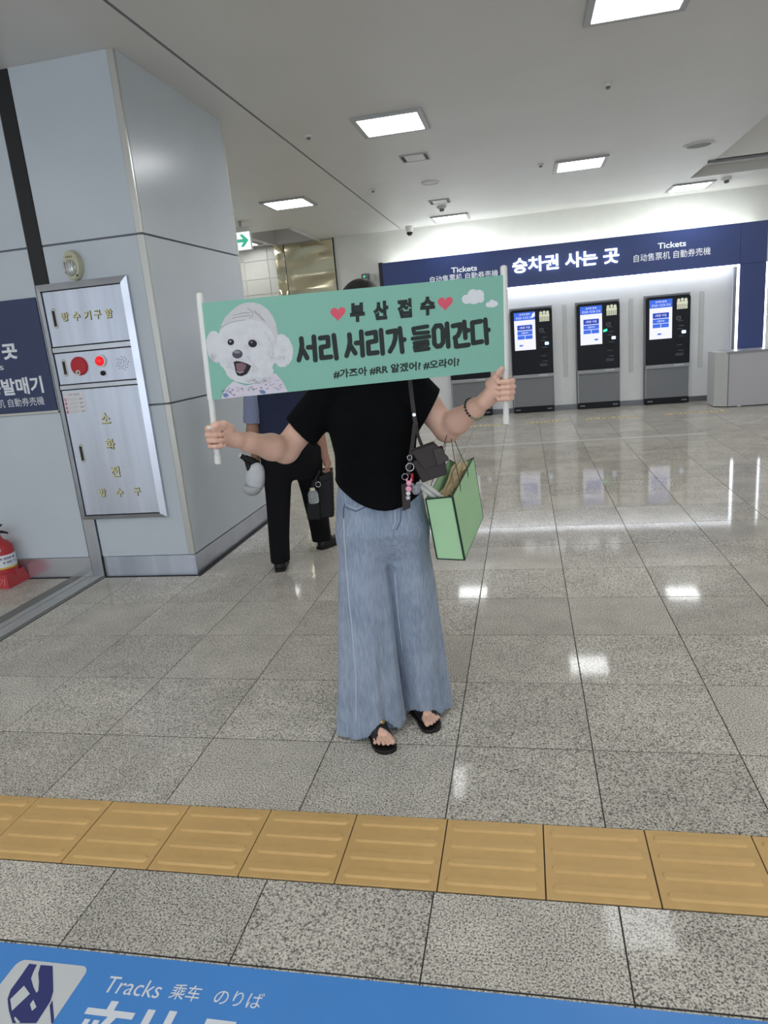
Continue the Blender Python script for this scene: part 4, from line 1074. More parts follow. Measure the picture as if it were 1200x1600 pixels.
for (c, n, t, b, r) in nails:
    n = nv(n); t = nv(t - n * (t @ n)); b = np.cross(n, t)
    rings = []
    for q, hgt in ((1.0, -.001), (.95, .0006), (.5, .0012)):
        rings.append([c + t * math.cos(2 * PI * i / 10) * r * 1.25 * q + b * math.sin(2 * PI * i / 10) * r * q + n * hgt for i in range(10)])
    nm = MB().rings(rings); nm.build('nail', M_NAILW if r == .0062 else M_NAIL, woman, smooth=True)
for s in (-1, 1):
    e = MB().lathe([(.0005, -.011), (.007, -.009), (.011, 0), (.007, .009), (.0005, .011)], (TX + s * .031, -.032, 1.605), 14).build('eye', mat('eye white', (230, 228, 224), rough=.2), woman, smooth=True)
    MB().lathe([(.0055, -.0108), (.004, -.0118), (.0005, -.012)], (TX + s * .031, -.032, 1.605), 14, 'y').build('iris', M_HAIR, e, smooth=True)
    MB().tube([(TX + s * .016, -.044, 1.627), (TX + s * .03, -.046, 1.632), (TX + s * .046, -.036, 1.627)], [.002, .003, .0015], 6).build('eyebrow', M_HAIR, woman, smooth=True)

hf = Field((-.15, -.09, 1.36), (.13, .19, 1.74), .005)
hf.ell((TX, .052, 1.612), (.086, .098, .110), 0)
hf.column([(1.42, TX, .085, .07, .05), (1.5, TX, .08, .083, .062), (1.6, TX, .07, .086, .08), (1.66, TX, .06, .08, .08)], .02)
hf.cut(lambda X, Y, Z: np.minimum(.005 - Y + 0 * Z + 0 * X, 1.655 - Z + .35 * np.abs(X - TX) * 0 - (Y + .05) * .15))
hf.mesh('hair', M_HAIR, woman)

# t-shirt
tf = Field((-.37, -.16, .90), (.32, .22, 1.47), .0045)
tf.column([(.90, -.01, .025, .178, .140), (.97, -.01, .025, .168, .130), (1.05, -.011, .028, .154, .115), (1.12, -.011, .03, .148, .108), (1.2, -.012, .03, .157, .11), (1.28, -.012, .035, .163, .110), (1.35, -.012, .04, .145, .09), (1.41, -.012, .045, .085, .065)], 0,
          fold=lambda th, Z: 1 + .010 * np.sin(4 * th + 22 * Z) + .006 * np.sin(9 * th - 31 * Z))
for s in (-1, 1): tf.ell((TX + s * .066, -.035, 1.232), (.07, .058, .068), .05)
tf.cap((-.06, .045, 1.385), SH1 + (0, 0, .01), .05, .060, .03); tf.cap((.04, .045, 1.385), SH2 + (0, 0, .01), .05, .060, .03)
capcut(tf, SH1, (-.318, -.045, 1.170), .068, .070, (-.272, -.01, 1.226), (-.776, -.05, -.63))
capcut(tf, SH2, (.235, -.01, 1.19), .070, .088, (.199, .0, 1.266), (.84, -.05, -.54))
tf.cut(lambda X, Y, Z: (.930 + .090 * ((X - .02) / .18) ** 2 + .02 * (Y > .05)) - Z)
tf.cut(lambda X, Y, Z: Z - 1.445 + 0 * X + 0 * Y)
tf.cut(lambda X, Y, Z: .062 - np.sqrt((X - TX) ** 2 + (Y - .02) ** 2 + (Z - 1.44) ** 2))
tee = tf.mesh('t_shirt', M_TEE, woman)

# wide jeans
jf = Field((-.34, -.17, 0.0), (.30, .34, 1.045), .0045)
def foldR(th, Z):
    q = np.clip((.86 - Z) / .86, 0, 1)
    return 1 + q * (.080 * np.cos(5 * th + 1.1 + 1.5 * Z) + .035 * np.cos(9 * th - 2.0 * Z) + .018 * np.cos(15 * th + 4 * Z)) + .01 * np.sin(26 * Z + 3 * th) * (1 - q)
def foldL(th, Z):
    q = np.clip((.86 - Z) / .86, 0, 1)
    return 1 + q * (.08 * np.cos(4 * th + .4 - 1.2 * Z) + .035 * np.cos(8 * th + 3 * Z + 1) + .018 * np.cos(14 * th - 3 * Z)) + .01 * np.sin(24 * Z - 3 * th) * (1 - q)
jf.column([(.008, -.130, .035, .132, .112), (.3, -.116, .033, .114, .106), (.6, -.100, .03, .100, .106), (.84, -.090, .03, .084, .104), (.97, -.06, .03, .05, .06)], 0, foldR)
jf.column([(.012, .098, .150, .106, .112), (.3, .088, .118, .101, .108), (.6, .076, .072, .096, .106), (.84, .066, .03, .084, .104), (.97, .035, .03, .05, .06)], .002, foldL)
jf.column([(.715, TX, .03, .10, .05), (.755, TX, .03, .14, .085), (.795, TX, .03, .164, .110), (.83, TX, .03, .171, .123), (.90, TX, .03, .167, .124), (.97, TX, .03, .158, .115), (1.03, TX, .03, .140, .100)], .035)
jf.cut(lambda X, Y, Z: np.where(X < .0 + .25 * (Y - .03), .012 + .072 * np.exp(-((X + .084) / .05) ** 2) * (Y < .0), .016 + .045 * np.exp(-((X - .075) / .06) ** 2) * (Y < .12)) - Z)
jeans = jf.mesh('jeans', M_DENIM, woman)
vj = [tuple(v.co) for v in jeans.data.vertices]; pj = [tuple(p.vertices) for p in jeans.data.polygons]
bvh = BVHTree.FromPolygons(vj, pj)
def seam(name, uz, r, m, yo=-.5, par=jeans):
    pts = []
    for i in range(len(uz) - 1):
        for t in range(8):
            u = uz[i][0] + (uz[i + 1][0] - uz[i][0]) * t / 8; z = uz[i][1] + (uz[i + 1][1] - uz[i][1]) * t / 8
            hit = bvh.ray_cast(Vector((u, yo, z)), Vector((0, 1, 0)))
            if hit[0] is not None: pts.append(hit[0] + Vector((0, -.0008, 0)))
    if len(pts) > 2: MB().tube(pts, r, 6).build(name, m, par, smooth=True)
def U(px, py): q = wl(px, py, 2.38); return (q[0], q[2])
seam('side_seam', [U(536, 815), U(541, 900), U(551, 1000), U(556, 1060), U(556, 1150)], .0026, M_SEAM)
seam('fly_seam', [U(617, 790), U(618, 815), U(613, 828)], .0022, M_SEAM)
seam('fly_seam', [U(627, 790), U(626, 815), U(618, 830)], .0018, M_SEAMD)
seam('pocket_seam', [U(537, 762), U(539, 792), U(556, 797), U(572, 789)], .0022, M_SEAM)
seam('pocket_seam', [U(537, 766), U(538, 797), U(556, 801), U(574, 791)], .0018, M_SEAMD)
seam('pocket_seam', [U(536, 797), U(536, 818)], .0022, M_SEAMD)
seam('inner_seam', [U(618, 905), U(622, 960), U(632, 1050)], .0024, M_SEAM)
fr = MB()
rnd = random.Random(3)
hem = [v for v in vj if v[2] < .07]
for v in rnd.sample(hem, min(len(hem), 700)):
    lo_ = .012 if v[0] < 0 else .016
    if v[1] < (.02 if v[0] < .01 else .12) and v[2] < .075:
        p = Vector(v); q = p + Vector((rnd.uniform(-.004, .004), -rnd.uniform(.000, .003), -rnd.uniform(.004, .010)))
        if q.z > .002: fr.tube([p, q], [.0009, .0005], 3)
if fr.v:
    o = fr.build('frayed_hem', M_SEAM, jeans); o['kind'] = 'stuff'

# sandals
def sandal(frm, heel, toe, k):
    d, s, L = frm; H = np.array(heel); c = empty('sandal', (0, 0, 0), 0, woman)
    ol = []
    for t, wi, wo in ((-.01, .012, .012), (.0, .022, .022), (.06, .031, .031), (.25, .034, .034), (.5, .034, .038), (.72, .044, .044), (.88, .046, .040), (.98, .040, .026), (1.035, .022, .008)): ol.append((t, wi, wo))
    pin = [H + d * t * L + s * a for t, a, b in ol]; pout = [H + d * t * L - s * b for t, a, b in reversed(ol)]
    out = pin + pout
    mb = MB(); mb.rings([[(p[0], p[1], .001) for p in out], [(p[0], p[1], .016) for p in out]]); mb.build('sole', M_BLACKL, c, bevel=.002)
    for _once in (0,):
        n, mm_ = 18, 5; grid = []
        for i in range(n + 1):
            th = PI * i / n; row = []
            for j in range(mm_ + 1):
                t = .40 + (.26 + .16 * abs(math.cos(th)) ** 1.5) * j / mm_
                C_ = H + d * t * L + np.array((0, 0, .012)); dr = s * math.cos(th) + np.array((0, 0, max(math.sin(th), .02))); dr = nv(dr)
                hit = wbvh.ray_cast(Vector(C_ + dr * .12), Vector(-dr))
                r_ = (Vector(hit[0]) - Vector(C_)).length if hit[0] is not None else .04
                row.append((C_ + dr * (min(r_, .075) + .0012), C_ + dr * (min(r_, .075) + .0045)))
            grid.append(row)
        mb = MB()
        for i in range(n):
            for j in range(mm_):
                mb.hexa([grid[i][j][0], grid[i + 1][j][0], grid[i + 1][j + 1][0], grid[i][j + 1][0]], [grid[i][j][1], grid[i + 1][j][1], grid[i + 1][j + 1][1], grid[i][j + 1][1]])
        mb.build('strap', M_BLACKL, c)
        top = grid[n // 2][4][1] + np.array((0, 0, .003))
        for i in range(2):
            cc = top + s * (.012 - .022 * i)
            MB().rings([[cc + s * .012 * sc_ * math.cos(2 * PI * j / 14) + d * .012 * sc_ * math.sin(2 * PI * j / 14) + np.array((0, 0, z)) for j in range(14)] for z, sc_ in ((-.004, 1), (.004, 1), (.007, .7))]).build('buckle', M_GOLDM, c, smooth=.6)
sandal(fr1, HE1, TO1, 0); sandal(fr2, HE2, TO2, 1)

# beaded bracelet on her left wrist
wc = along(EL2, W2, .74); ax = nv(W2 - EL2); e1 = nv(np.cross(ax, (0, 0, 1.))); e2 = np.cross(ax, e1)
bd = MB().lathe([(.0004, -.0048), (.0034, -.0034), (.0048, 0), (.0034, .0034), (.0004, .0048)], n=10)
br = empty('bracelet', (0, 0, 0), 0, woman)
for i in range(22):
    a = 2 * PI * i / 22; c_ = wc + (e1 * math.cos(a) + e2 * math.sin(a)) * .0375
    mb = MB(); mb.add([(v[0] + c_[0], v[1] + c_[1], v[2] + c_[2]) for v in bd.v], bd.f)
    mb.build('bead', mat('dark bead', (40, 44, 40), rough=.2) if math.sin(a + 2.6) > -.1 else mat('jade bead', (128, 142, 116), rough=.25), br, smooth=True)

# ---------------- the banner (local frame of the woman's heading)
ban = empty('slogan_banner', tuple(_f0 * WV), YAW)
tag(ban, 'mint green slogan banner with dog picture between two white poles', 'banner')
B1 = P1b; 
for (a, b) in ((P1a, P1b), (P2a, P2b)):
    po = MB().tube([a, along(a, b, .3), along(a, b, .6), b], .0095, 16).build('pole', M_POLE, ban, smooth=.7)
    u_ = nv(b - a)
    MB().tube([b - u_ * .028, b - u_ * .001, b + u_ * .004, b + u_ * .007], [.0108, .0108, .0095, .004], 16).build('pole_cap', M_POLE, po, smooth=.7)
    MB().tube([a - u_ * .003, a, a + u_ * .026, a + u_ * .027], [.007, .0108, .0108, .0096], 16).build('pole_cap', M_POLE, po, smooth=.7)
# the cloth is the plane through its four corners; s right, t up
def pole_at(a, b, py0):
    lo_, hi_ = 0.0, 1.0
    for _ in range(40):
        mid = (lo_ + hi_) / 2; p = along(a, b, mid); wp = _r0 * p[0] + _f0 * (p[1] + WV) + Vector((0, 0, p[2]))
        if to_px(wp)[1] > py0: lo_ = mid
        else: hi_ = mid
    return along(a, b, lo_)
TL, BL = pole_at(P1a, P1b, 474), pole_at(P1a, P1b, 624.5); TR, BR = pole_at(P2a, P2b, 430), pole_at(P2a, P2b, 578)
off = np.array((0, -.0100, 0))
def cloth(s, t, d=0.0):
    p = (TL * (1 - s) + TR * s) * t + (BL * (1 - s) + BR * s) * (1 - t) + off
    p = p + np.array((0, .004 * math.sin(s * 5.0) , 0)) * 0
    return p + np.array((0, -d, 0))
cl = MB(); NS = 12
for d, flip in ((0, 0), (-.0012, 1)):
    for i in range(NS):
        q = [cloth(i / NS, 0, d), cloth((i + 1) / NS, 0, d), cloth((i + 1) / NS, 1, d), cloth(i / NS, 1, d)]
        cl.add(q, [(0, 1, 2, 3)])
cl.add([cloth(0, 0, 0), cloth(0, 0, -.0012), cloth(1, 0, -.0012), cloth(1, 0, 0)], [(0, 1, 2, 3)]); cl.add([cloth(0, 1, 0), cloth(1, 1, 0), cloth(1, 1, -.0012), cloth(0, 1, -.0012)], [(0, 1, 2, 3)])
cloth_o = cl.build('cloth', M_BANNER, ban, fix=False)
for sgn in (0, 1):   # sleeves round the poles
    a, b = ((BL, TL), (BR, TR))[sgn]
    mb = MB().tube([a, along(a, b, .5), b], .0112, 16, cap=False); mb.build('pole_sleeve', M_POLE if sgn else M_POLE, ban, smooth=True)
# photo pixel -> banner s,t (solve on the plane of the cloth)
_pw = lambda p: _r0 * p[0] + _f0 * (p[1] + WV) + Vector((0, 0, p[2]))
def st(px, py):
    s, t = .5, .5
    for _ in range(12):
        q0 = to_px(_pw(cloth(s, t))); q1 = to_px(_pw(cloth(s + .01, t))); q2 = to_px(_pw(cloth(s, t + .01)))
        J = np.array([[(q1[0] - q0[0]) / .01, (q2[0] - q0[0]) / .01], [(q1[1] - q0[1]) / .01, (q2[1] - q0[1]) / .01]])
        ds = np.linalg.solve(J, np.array((px - q0[0], py - q0[1]))); s += ds[0]; t += ds[1]
    return s, t
BW = float(np.linalg.norm(TR - TL)); BH = float(np.linalg.norm(TL - BL))
def bxz(px, py): s, t = st(px, py); return (s * BW, t * BH)
def bxf(p): return tuple(cloth(p[0] / BW, p[2] / BH, -p[1]))     # drawing x,z in metres, y = -lift
def put(name, mb, m, par):
    mb.v = [bxf(v) for v in mb.v]; return mb.build(name, m, par, fix=False)
L1_, L2_, L3_, L4_ = -.0005, -.0009, -.0013, -.0017
def c_a(x, y): return bxz(460 + x / 3.529, 430 + y / 3.529)
def c_d(x, y): return bxz(300 + x / 6.667, 430 + y / 6.667)
strokes = {
 '서': [[(38, 350), (42, 385), (36, 425), (25, 468)], [(42, 405), (58, 432), (70, 456)], [(107, 340), (116, 468)], [(76, 398), (110, 396)]],
 '리': [[(142, 347), (184, 342), (187, 390), (146, 398), (150, 456), (202, 450)], [(217, 332), (232, 458)]],
 '서2': [[(303, 328), (307, 368), (300, 405), (288, 444)], [(307, 385), (322, 408), (336, 430)], [(368, 312), (377, 442)], [(340, 374), (372, 371)]],
 '리2': [[(400, 322), (447, 314), (451, 362), (406, 371), (410, 432), (458, 426)], [(477, 304), (487, 431)]],
 '가': [[(514, 314), (558, 306), (556, 350), (546, 385), (527, 420)], [(581, 294), (595, 422)], [(590, 357), (606, 355)]],
 '들': [[(733, 282), (655, 295), (661, 322), (738, 315)], [(652, 350), (744, 338)], [(662, 374), (733, 364), (736, 382), (663, 393), (667, 415), (740, 405)]],
 '어': [[(780, 280), (806, 278), (818, 300), (820, 370), (806, 390), (786, 393), (772, 378), (768, 300), (780, 280)], [(841, 268), (849, 393)], [(822, 334), (845, 332)]],
 '간': [[(874, 280), (914, 272), (912, 310), (900, 335), (884, 346)], [(936, 258), (943, 345)], [(942, 306), (958, 304)], [(888, 358), (892, 393), (960, 384)]],
 '다': [[(1028, 254), (980, 262), (986, 374), (1034, 366)], [(1052, 246), (1061, 374)], [(1056, 304), (1070, 302)]]}
for nm_, sts in strokes.items():
    mb = MB()
    for i, sk in enumerate(sts): mb.ribbon([c_a(*p) for p in sk], .0122 if nm_ == '들' else .0146, L1_ - .00006 * i)
    put('slogan_letter', mb, M_INK, cloth_o)
def btext(body, x0, y0, x1, y1, x2, y2, offs, name='slogan_letter'):
    """fit text into the parallelogram bottom-left (x0,y0), bottom-right (x1,y1), top-left (x2,y2) of the letter crop"""
    a, b, c = np.array(c_a(x0, y0)), np.array(c_a(x1, y1)), np.array(c_a(x2, y2))
    def xf(p):
        q = a + (b - a) * p[0] + (c - a) * p[2]; return bxf((q[0], L1_, q[1]))
    text(name, body, M_INK, cloth_o, 0, 1, 0, 1, 0, offs, xf=xf)
btext('부', 308, 262, 390, 254, 304, 156, .07); btext('산', 436, 250, 520, 242, 432, 146, .07)
btext('접', 570, 240, 650, 232, 564, 134, .052); btext('수', 694, 226, 776, 218, 692, 122, .07)
btext('#가즈아 #RR 알겠어? #오라이?', 216, 572, 910, 502, 214, 522, .034, 'hashtag_line')
for hx, hy in ((240, 214), (832, 157)):
    pts = []
    for k in range(40):
        t = 2 * PI * k / 40; X = 16 * math.sin(t) ** 3; Yh = 13 * math.cos(t) - 5 * math.cos(2 * t) - 2 * math.cos(3 * t) - math.cos(4 * t)
        pts.append(c_a(hx + X * 2.6, hy - Yh * 2.65 - 4 - X * .22))
    mb = MB().add([(p[0], L1_, p[1]) for p in pts], [tuple(range(40))]); put('heart_print', mb, M_HEART, cloth_o)
M_CLOUD = mat('cloud print', (226, 228, 230), rough=.85, var=.04, vscale=30)
for blobs in ([(950, 133, 27, 26), (985, 110, 30, 33), (1018, 108, 28, 28), (1025, 130, 22, 22), (988, 140, 30, 20)], [(1070, 163, 15, 14), (1090, 152, 17, 17), (1108, 157, 14, 14), (1090, 166, 20, 12)]):
    mb = MB()
    for i, (x, y, rx, ry) in enumerate(blobs):
        pts = [c_a(x + rx * math.cos(2 * PI * k / 20), y + ry * math.sin(2 * PI * k / 20)) for k in range(20)]
        mb.add([(p[0], L1_ - .00006 * i, p[1]) for p in reversed(pts)], [tuple(range(20))])
    put('cloud_print', mb, M_CLOUD, cloth_o)
# dog picture
dog = MB()
def dpoly(pts, lay, mi):
    dog.cur = mi; q = [c_d(*p) for p in pts]; dog.add([(p[0], lay, p[1]) for p in q], [tuple(range(len(q)))])
rf_ = random.Random(2)
def fluff(x, y, rx, ry, lay, mi, rot=0.0, n=64):
    k_ = [1 + rf_.uniform(-.035, .035) for _ in range(n)]
    dpoly([(x + k_[i] * (rx * math.cos(2 * PI * i / n) * math.cos(rot) - ry * math.sin(2 * PI * i / n) * math.sin(rot)), y + k_[i] * (rx * math.cos(2 * PI * i / n) * math.sin(rot) + ry * math.sin(2 * PI * i / n) * math.cos(rot))) for i in range(n)], lay, mi)
def fur(x, y, rx, ry, cnt, lay, mi, wd=.0011):
    for _ in range(cnt):
        a = rf_.uniform(0, 2 * PI); q = math.sqrt(rf_.random()); px, py = x + rx * q * math.cos(a), y + ry * q * math.sin(a); t = rf_.uniform(0, 2 * PI)
        dline([(px, py), (px + 16 * math.cos(t), py + 16 * math.sin(t)), (px + 26 * math.cos(t + .7), py + 26 * math.sin(t + .7))], wd, lay, mi)
def dell(x, y, rx, ry, lay, mi, rot=0.0, n=26):
    dpoly([(x + rx * math.cos(a) * math.cos(rot) - ry * math.sin(a) * math.sin(rot), y + rx * math.cos(a) * math.sin(rot) + ry * math.sin(a) * math.cos(rot)) for a in [2 * PI * k / n for k in range(n)]], lay, mi)
def dline(pts, wd, lay, mi):
    dog.cur = mi; dog.ribbon([c_d(*p) for p in pts], wd, lay)
dmats = [M_DOG, M_DOGS, M_HAT, M_DOGLINE, M_SHIRTP, mat('dark print', (42, 40, 44), rough=.85), M_TONGUE, M_BLUEP, mat('violet grey print', (84, 78, 92), rough=.85)]
dpoly([(308, 1288), (318, 1240), (350, 1180), (430, 1105), (560, 1150), (700, 1120), (840, 1020), (880, 1030), (950, 1120), (998, 1214)], L1_, 4)
fluff(238, 745, 86, 165, L1_ - .0001, 0, -.12); fluff(935, 785, 116, 172, L1_ - .0001, 0, -.1)
dpoly([(285, 590), (305, 520), (345, 440), (410, 375), (480, 315), (560, 286), (640, 284), (720, 305), (790, 355), (845, 430), (875, 510), (893, 610), (870, 760), (600, 800), (300, 760)], L2_, 2)
fluff(575, 790, 312, 318, L2_ - .0001, 0); fluff(560, 640, 280, 180, L2_ - .00015, 0); fluff(600, 1000, 245, 130, L2_ - .00018, 0)
fur(700, 1092, 140, 26, 46, L2_ - .0003, 1); fur(700, 1100, 120, 14, 22, L2_ - .0003, 3, .0008); fur(410, 930, 60, 80, 34, L2_ - .0003, 1); fur(620, 975, 60, 50, 34, L2_ - .0003, 1); fur(215, 850, 36, 50, 26, L2_ - .0003, 1)
fur(640, 720, 90, 70, 30, L2_ - .0003, 1); fur(400, 700, 60, 50, 16, L2_ - .0003, 1); fur(930, 860, 90, 90, 22, L2_ - .0003, 1); fur(820, 760, 40, 150, 30, L2_ - .0003, 1); fur(520, 870, 90, 40, 24, L2_ - .0003, 1)
for pts in ([(300, 545), (380, 500), (470, 475), (560, 465)], [(430, 420), (520, 395), (600, 390)], [(420, 450), (510, 430), (610, 420)], [(580, 340), (625, 375), (632, 420), (600, 455)], [(640, 380), (690, 420), (740, 470)], [(650, 370), (710, 420), (760, 480)]):
    dline(pts, .0016, L3_ + .0002, 3)
dline([(760, 590), (815, 680), (840, 760), (845, 850), (870, 890)], .0022, L3_ + .0002, 1); dline([(590, 860), (640, 930), (700, 990)], .002, L3_ + .0002, 1)
dell(405, 697, 34, 33, L3_, 5); dell(632, 712, 46, 40, L3_, 5, .3); dell(400, 690, 9, 8, L4_, 0); dell(622, 698, 10, 9, L4_, 3)
dell(474, 822, 54, 46, L3_, 8); dell(468, 800, 36, 16, L4_, 3, .1)
dpoly([(432, 905), (465, 893), (520, 902), (575, 920), (618, 945), (600, 985), (572, 1030), (520, 1053), (475, 1045), (455, 1010), (446, 955)], L3_, 5)
dpoly([(458, 920), (520, 912), (566, 930), (560, 965), (535, 1000), (495, 1010), (466, 985)], L4_, 6); dline([(466, 1000), (500, 1018), (535, 1005)], .0018, L4_ - .0002, 0)
rd_ = random.Random(5)
for k in range(34):
    x = rd_.uniform(340, 960); top = 1150 if x < 600 else 1150 - (x - 600) * .25; y = rd_.uniform(max(top, 1080) + 20, 1262 - (x - 310) * .10)
    if x > 880 and y < 1120: continue
    pts = [(x, y)]
    for _ in range(3): pts.append((pts[-1][0] + rd_.uniform(-24, 24), min(pts[-1][1] + rd_.uniform(-16, 16), 1268 - (pts[-1][0] - 310) * .1)))
    dline(pts, .0012, L3_, rd_.choice((3, 3, 8, 7)))
dell(735, 1215, 34, 20, L3_ + .0001, 7, .3); dell(352, 1250, 26, 22, L3_ + .0001, 7)
dog.v = [bxf(v) for v in dog.v]; dog.build('dog_print', dmats, cloth_o, fix=False)

# ---------------- things she carries
def quadprism(px4, V, th, back=(0, 0, 0)):
    f = [wl(x, y, V) for x, y in px4]; b = [p + np.array((back[0], th, back[2])) for p in f]
    return MB().hexa(f, b)
cb_ = empty('crossbody_bag', tuple(_f0 * WV), YAW); tag(cb_, 'small dark taupe leather crossbody bag hanging at the woman\'s hip', 'bag')
quadprism([(644, 722), (694, 704), (699, 742), (660, 755)], 2.345, .055, (.0, 0, .012)).build('body', M_BROWNL, cb_, bevel=.004)
quadprism([(642, 707), (678, 694), (702, 719), (663, 735)], 2.340, .012, (.0, 0, .010)).build('flap', M_BROWNL, cb_, bevel=.003)
quadprism([(676, 702), (689, 700), (702, 719), (684, 728)], 2.334, .008).build('flap_tongue', mat('worn taupe leather', (70, 62, 60), rough=.45, spec=.3), cb_, bevel=.002)
def strap(name, pts, wd, m, par):
    P = [Vector(wl(*p)) for p in pts]; mb = MB(); A = []
    for i, p in enumerate(P):
        t = (P[min(i + 1, len(P) - 1)] - P[max(0, i - 1)]).normalized(); sd = t.cross(Vector((0, -1, 0))).normalized() * wd / 2
        A.append((p - sd, p + sd))
    for i in range(len(P) - 1):
        q = [A[i][0], A[i][1], A[i + 1][1], A[i + 1][0]]; mb.hexa(q, [v + Vector((0, .003, 0)) for v in q])
    return mb.build(name, m, par)
strap('strap', [(636, 540, 2.41), (640, 590, 2.365), (644, 625, 2.352), (648, 655, 2.348), (650, 664, 2.346)], .014, M_BROWNL, cb_)
strap('strap', [(650, 664, 2.345), (653, 680, 2.352), (660, 699, 2.362)], .011, M_BROWNL, cb_)
strap('strap', [(648, 662, 2.344), (645, 690, 2.346), (641, 715, 2.35), (638, 742, 2.358)], .013, M_BROWNL, cb_)
bk = wl(647, 648, 2.343); MB().lathe([(.006, -.002), (.006, .002), (.004, .003), (.001, .003)], tuple(bk), 12, 'y').build('strap_rivet', M_SILVER, cb_)

kc = empty('key_charm', tuple(_f0 * WV), YAW); tag(kc, 'silver key ring with pink charm figures clipped to the crossbody bag', 'key charm')
def torus(name, c, R_, r, m, par, ax=(0, 1, 0)):
    mb = MB(); rings = []
    for i in range(20):
        a = 2 * PI * i / 20; ct_ = np.array((math.cos(a), 0, math.sin(a)))
        rings.append([c + ct_ * (R_ + r * math.cos(2 * PI * j / 8)) + np.array((0, r * math.sin(2 * PI * j / 8), 0)) for j in range(8)])
    rings.append(rings[0]); mb.rings(rings, cap=False); return mb.build(name, m, par, smooth=True)
def blob(name, c, r, m, par):
    mb = MB(); n = 10; rings = []
    for i in range(1, n):
        p = PI * i / n; rings.append([(c[0] + r[0] * math.sin(p) * math.cos(2 * PI * j / 14), c[1] + r[1] * math.sin(p) * math.sin(2 * PI * j / 14), c[2] + r[2] * math.cos(p)) for j in range(14)])
    return mb.rings(rings).build(name, m, par, smooth=.9)
torus('clip_ring', wl(640, 715, 2.325), .008, .0014, M_SILVER, kc); torus('key_ring', wl(640.5, 730, 2.322), .0135, .0018, M_SILVER, kc)
torus('key_ring', wl(633, 745, 2.320), .0105, .0011, M_SILVER, kc)
MB().tube([wl(644, 740, 2.318), wl(643.5, 752, 2.318)], .0045, 8).build('red_tag', M_RED, kc, smooth=True)
for (x, y, r, m) in ((639, 755, .0095, M_PINK), (638.5, 764, .0105, M_PINK), (638, 771, .008, M_WHITEPL)): blob('charm_figure', wl(x, y, 2.316), (r, r * .7, r), m, kc)
for s in (-1, 1): blob('charm_ear', wl(639 + s * 3.4, 750, 2.316), (.003, .003, .006), M_PINK, kc)
c_ = wl(637.5, 777.5, 2.316); mb = MB().prism([(c_[0] + (.010 if k % 2 == 0 else .005) * math.sin(PI * k / 5), c_[2] + (.010 if k % 2 == 0 else .005) * math.cos(PI * k / 5)) for k in range(10)], c_[1] - .003, c_[1] + .003); mb.build('star_charm', M_SILVER, kc)
quadprism([(627, 757), (641, 754), (641.5, 794), (629, 799)], 2.352, .006).build('leather_tag', M_BROWNL, kc, bevel=.002)
plush = empty('plush_charm', tuple(_f0 * WV), YAW); tag(plush, 'small grey plush charm hanging beside the key ring', 'plush charm')
blob('head', wl(650, 765, 2.33), (.017, .015, .018), M_GREYPL, plush)
for s in (-1, 1): blob('ear', wl(650 + s * 5.5, 757.5, 2.33), (.006, .006, .007), M_GREYPL, plush)
for s in (-1, 1): blob('eye', wl(650 + s * 3, 763, 2.33) + np.array((0, -.0145, 0)), (.0018, .0015, .0018), M_DARK, plush)

sb = empty('shopping_bag', tuple(_f0 * WV), YAW); tag(sb, 'pale green paper shopping bag with dark green edges on the woman\'s arm', 'shopping bag')
A_ = [wl(665, 780, 2.40), wl(707, 776, 2.40), wl(726, 875, 2.40), wl(683, 873, 2.40)]        # narrow end facing the camera: TL TR BR BL
bt, bb_ = wl(740, 715, 2.69), wl(755, 808, 2.69)
dvt, dvb = bt - A_[1], bb_ - A_[2]
Bk = [A_[0] + dvt, bt, bb_, A_[3] + dvb]
MB().hexa([A_[0], A_[1], A_[2], A_[3]], [p + (A_[2] - A_[2]) + np.array((0, .0012, 0)) for p in A_]).build('end_panel', M_BAG, sb)
MB().hexa([A_[1], Bk[1], Bk[2], A_[2]], [p - np.array((.0012, 0, 0)) for p in (A_[1], Bk[1], Bk[2], A_[2])]).build('side_panel', M_BAG, sb)
MB().hexa([A_[0], Bk[0], Bk[3], A_[3]], [p + np.array((.0012, 0, 0)) for p in (A_[0], Bk[0], Bk[3], A_[3])]).build('side_panel', M_BAG, sb)
fold = (Bk[0] + Bk[1]) / 2 - nv(dvt) * .035 - np.array((0, 0, .010)); foldb = (Bk[3] + Bk[2]) / 2
MB().add([Bk[0], fold, foldb, Bk[3], fold, Bk[1], Bk[2], foldb], [(0, 1, 2, 3), (4, 5, 6, 7)]).build('gusset', M_BAG, sb, fix=False)
MB().hexa([A_[3], A_[2], Bk[2], Bk[3]], [p + np.array((0, 0, .0015)) for p in (A_[3], A_[2], Bk[2], Bk[3])]).build('bottom', M_BAG, sb)
for (p, q, r) in ((A_[0], A_[1], .0030), (A_[1], A_[2], .0046), (A_[2], A_[3], .0026), (A_[3], A_[0], .0030), (A_[1], bt, .0016), (bt, bb_, .0014), (bb_, A_[2], .0014), (A_[0], Bk[0], .0014), (Bk[0], fold, .0018), (fold, Bk[1], .0018)):
    MB().tube([p, q], r, 6).build('edging', M_BAGE, sb)
arm_t = wl(697, 683, 2.435) ; 
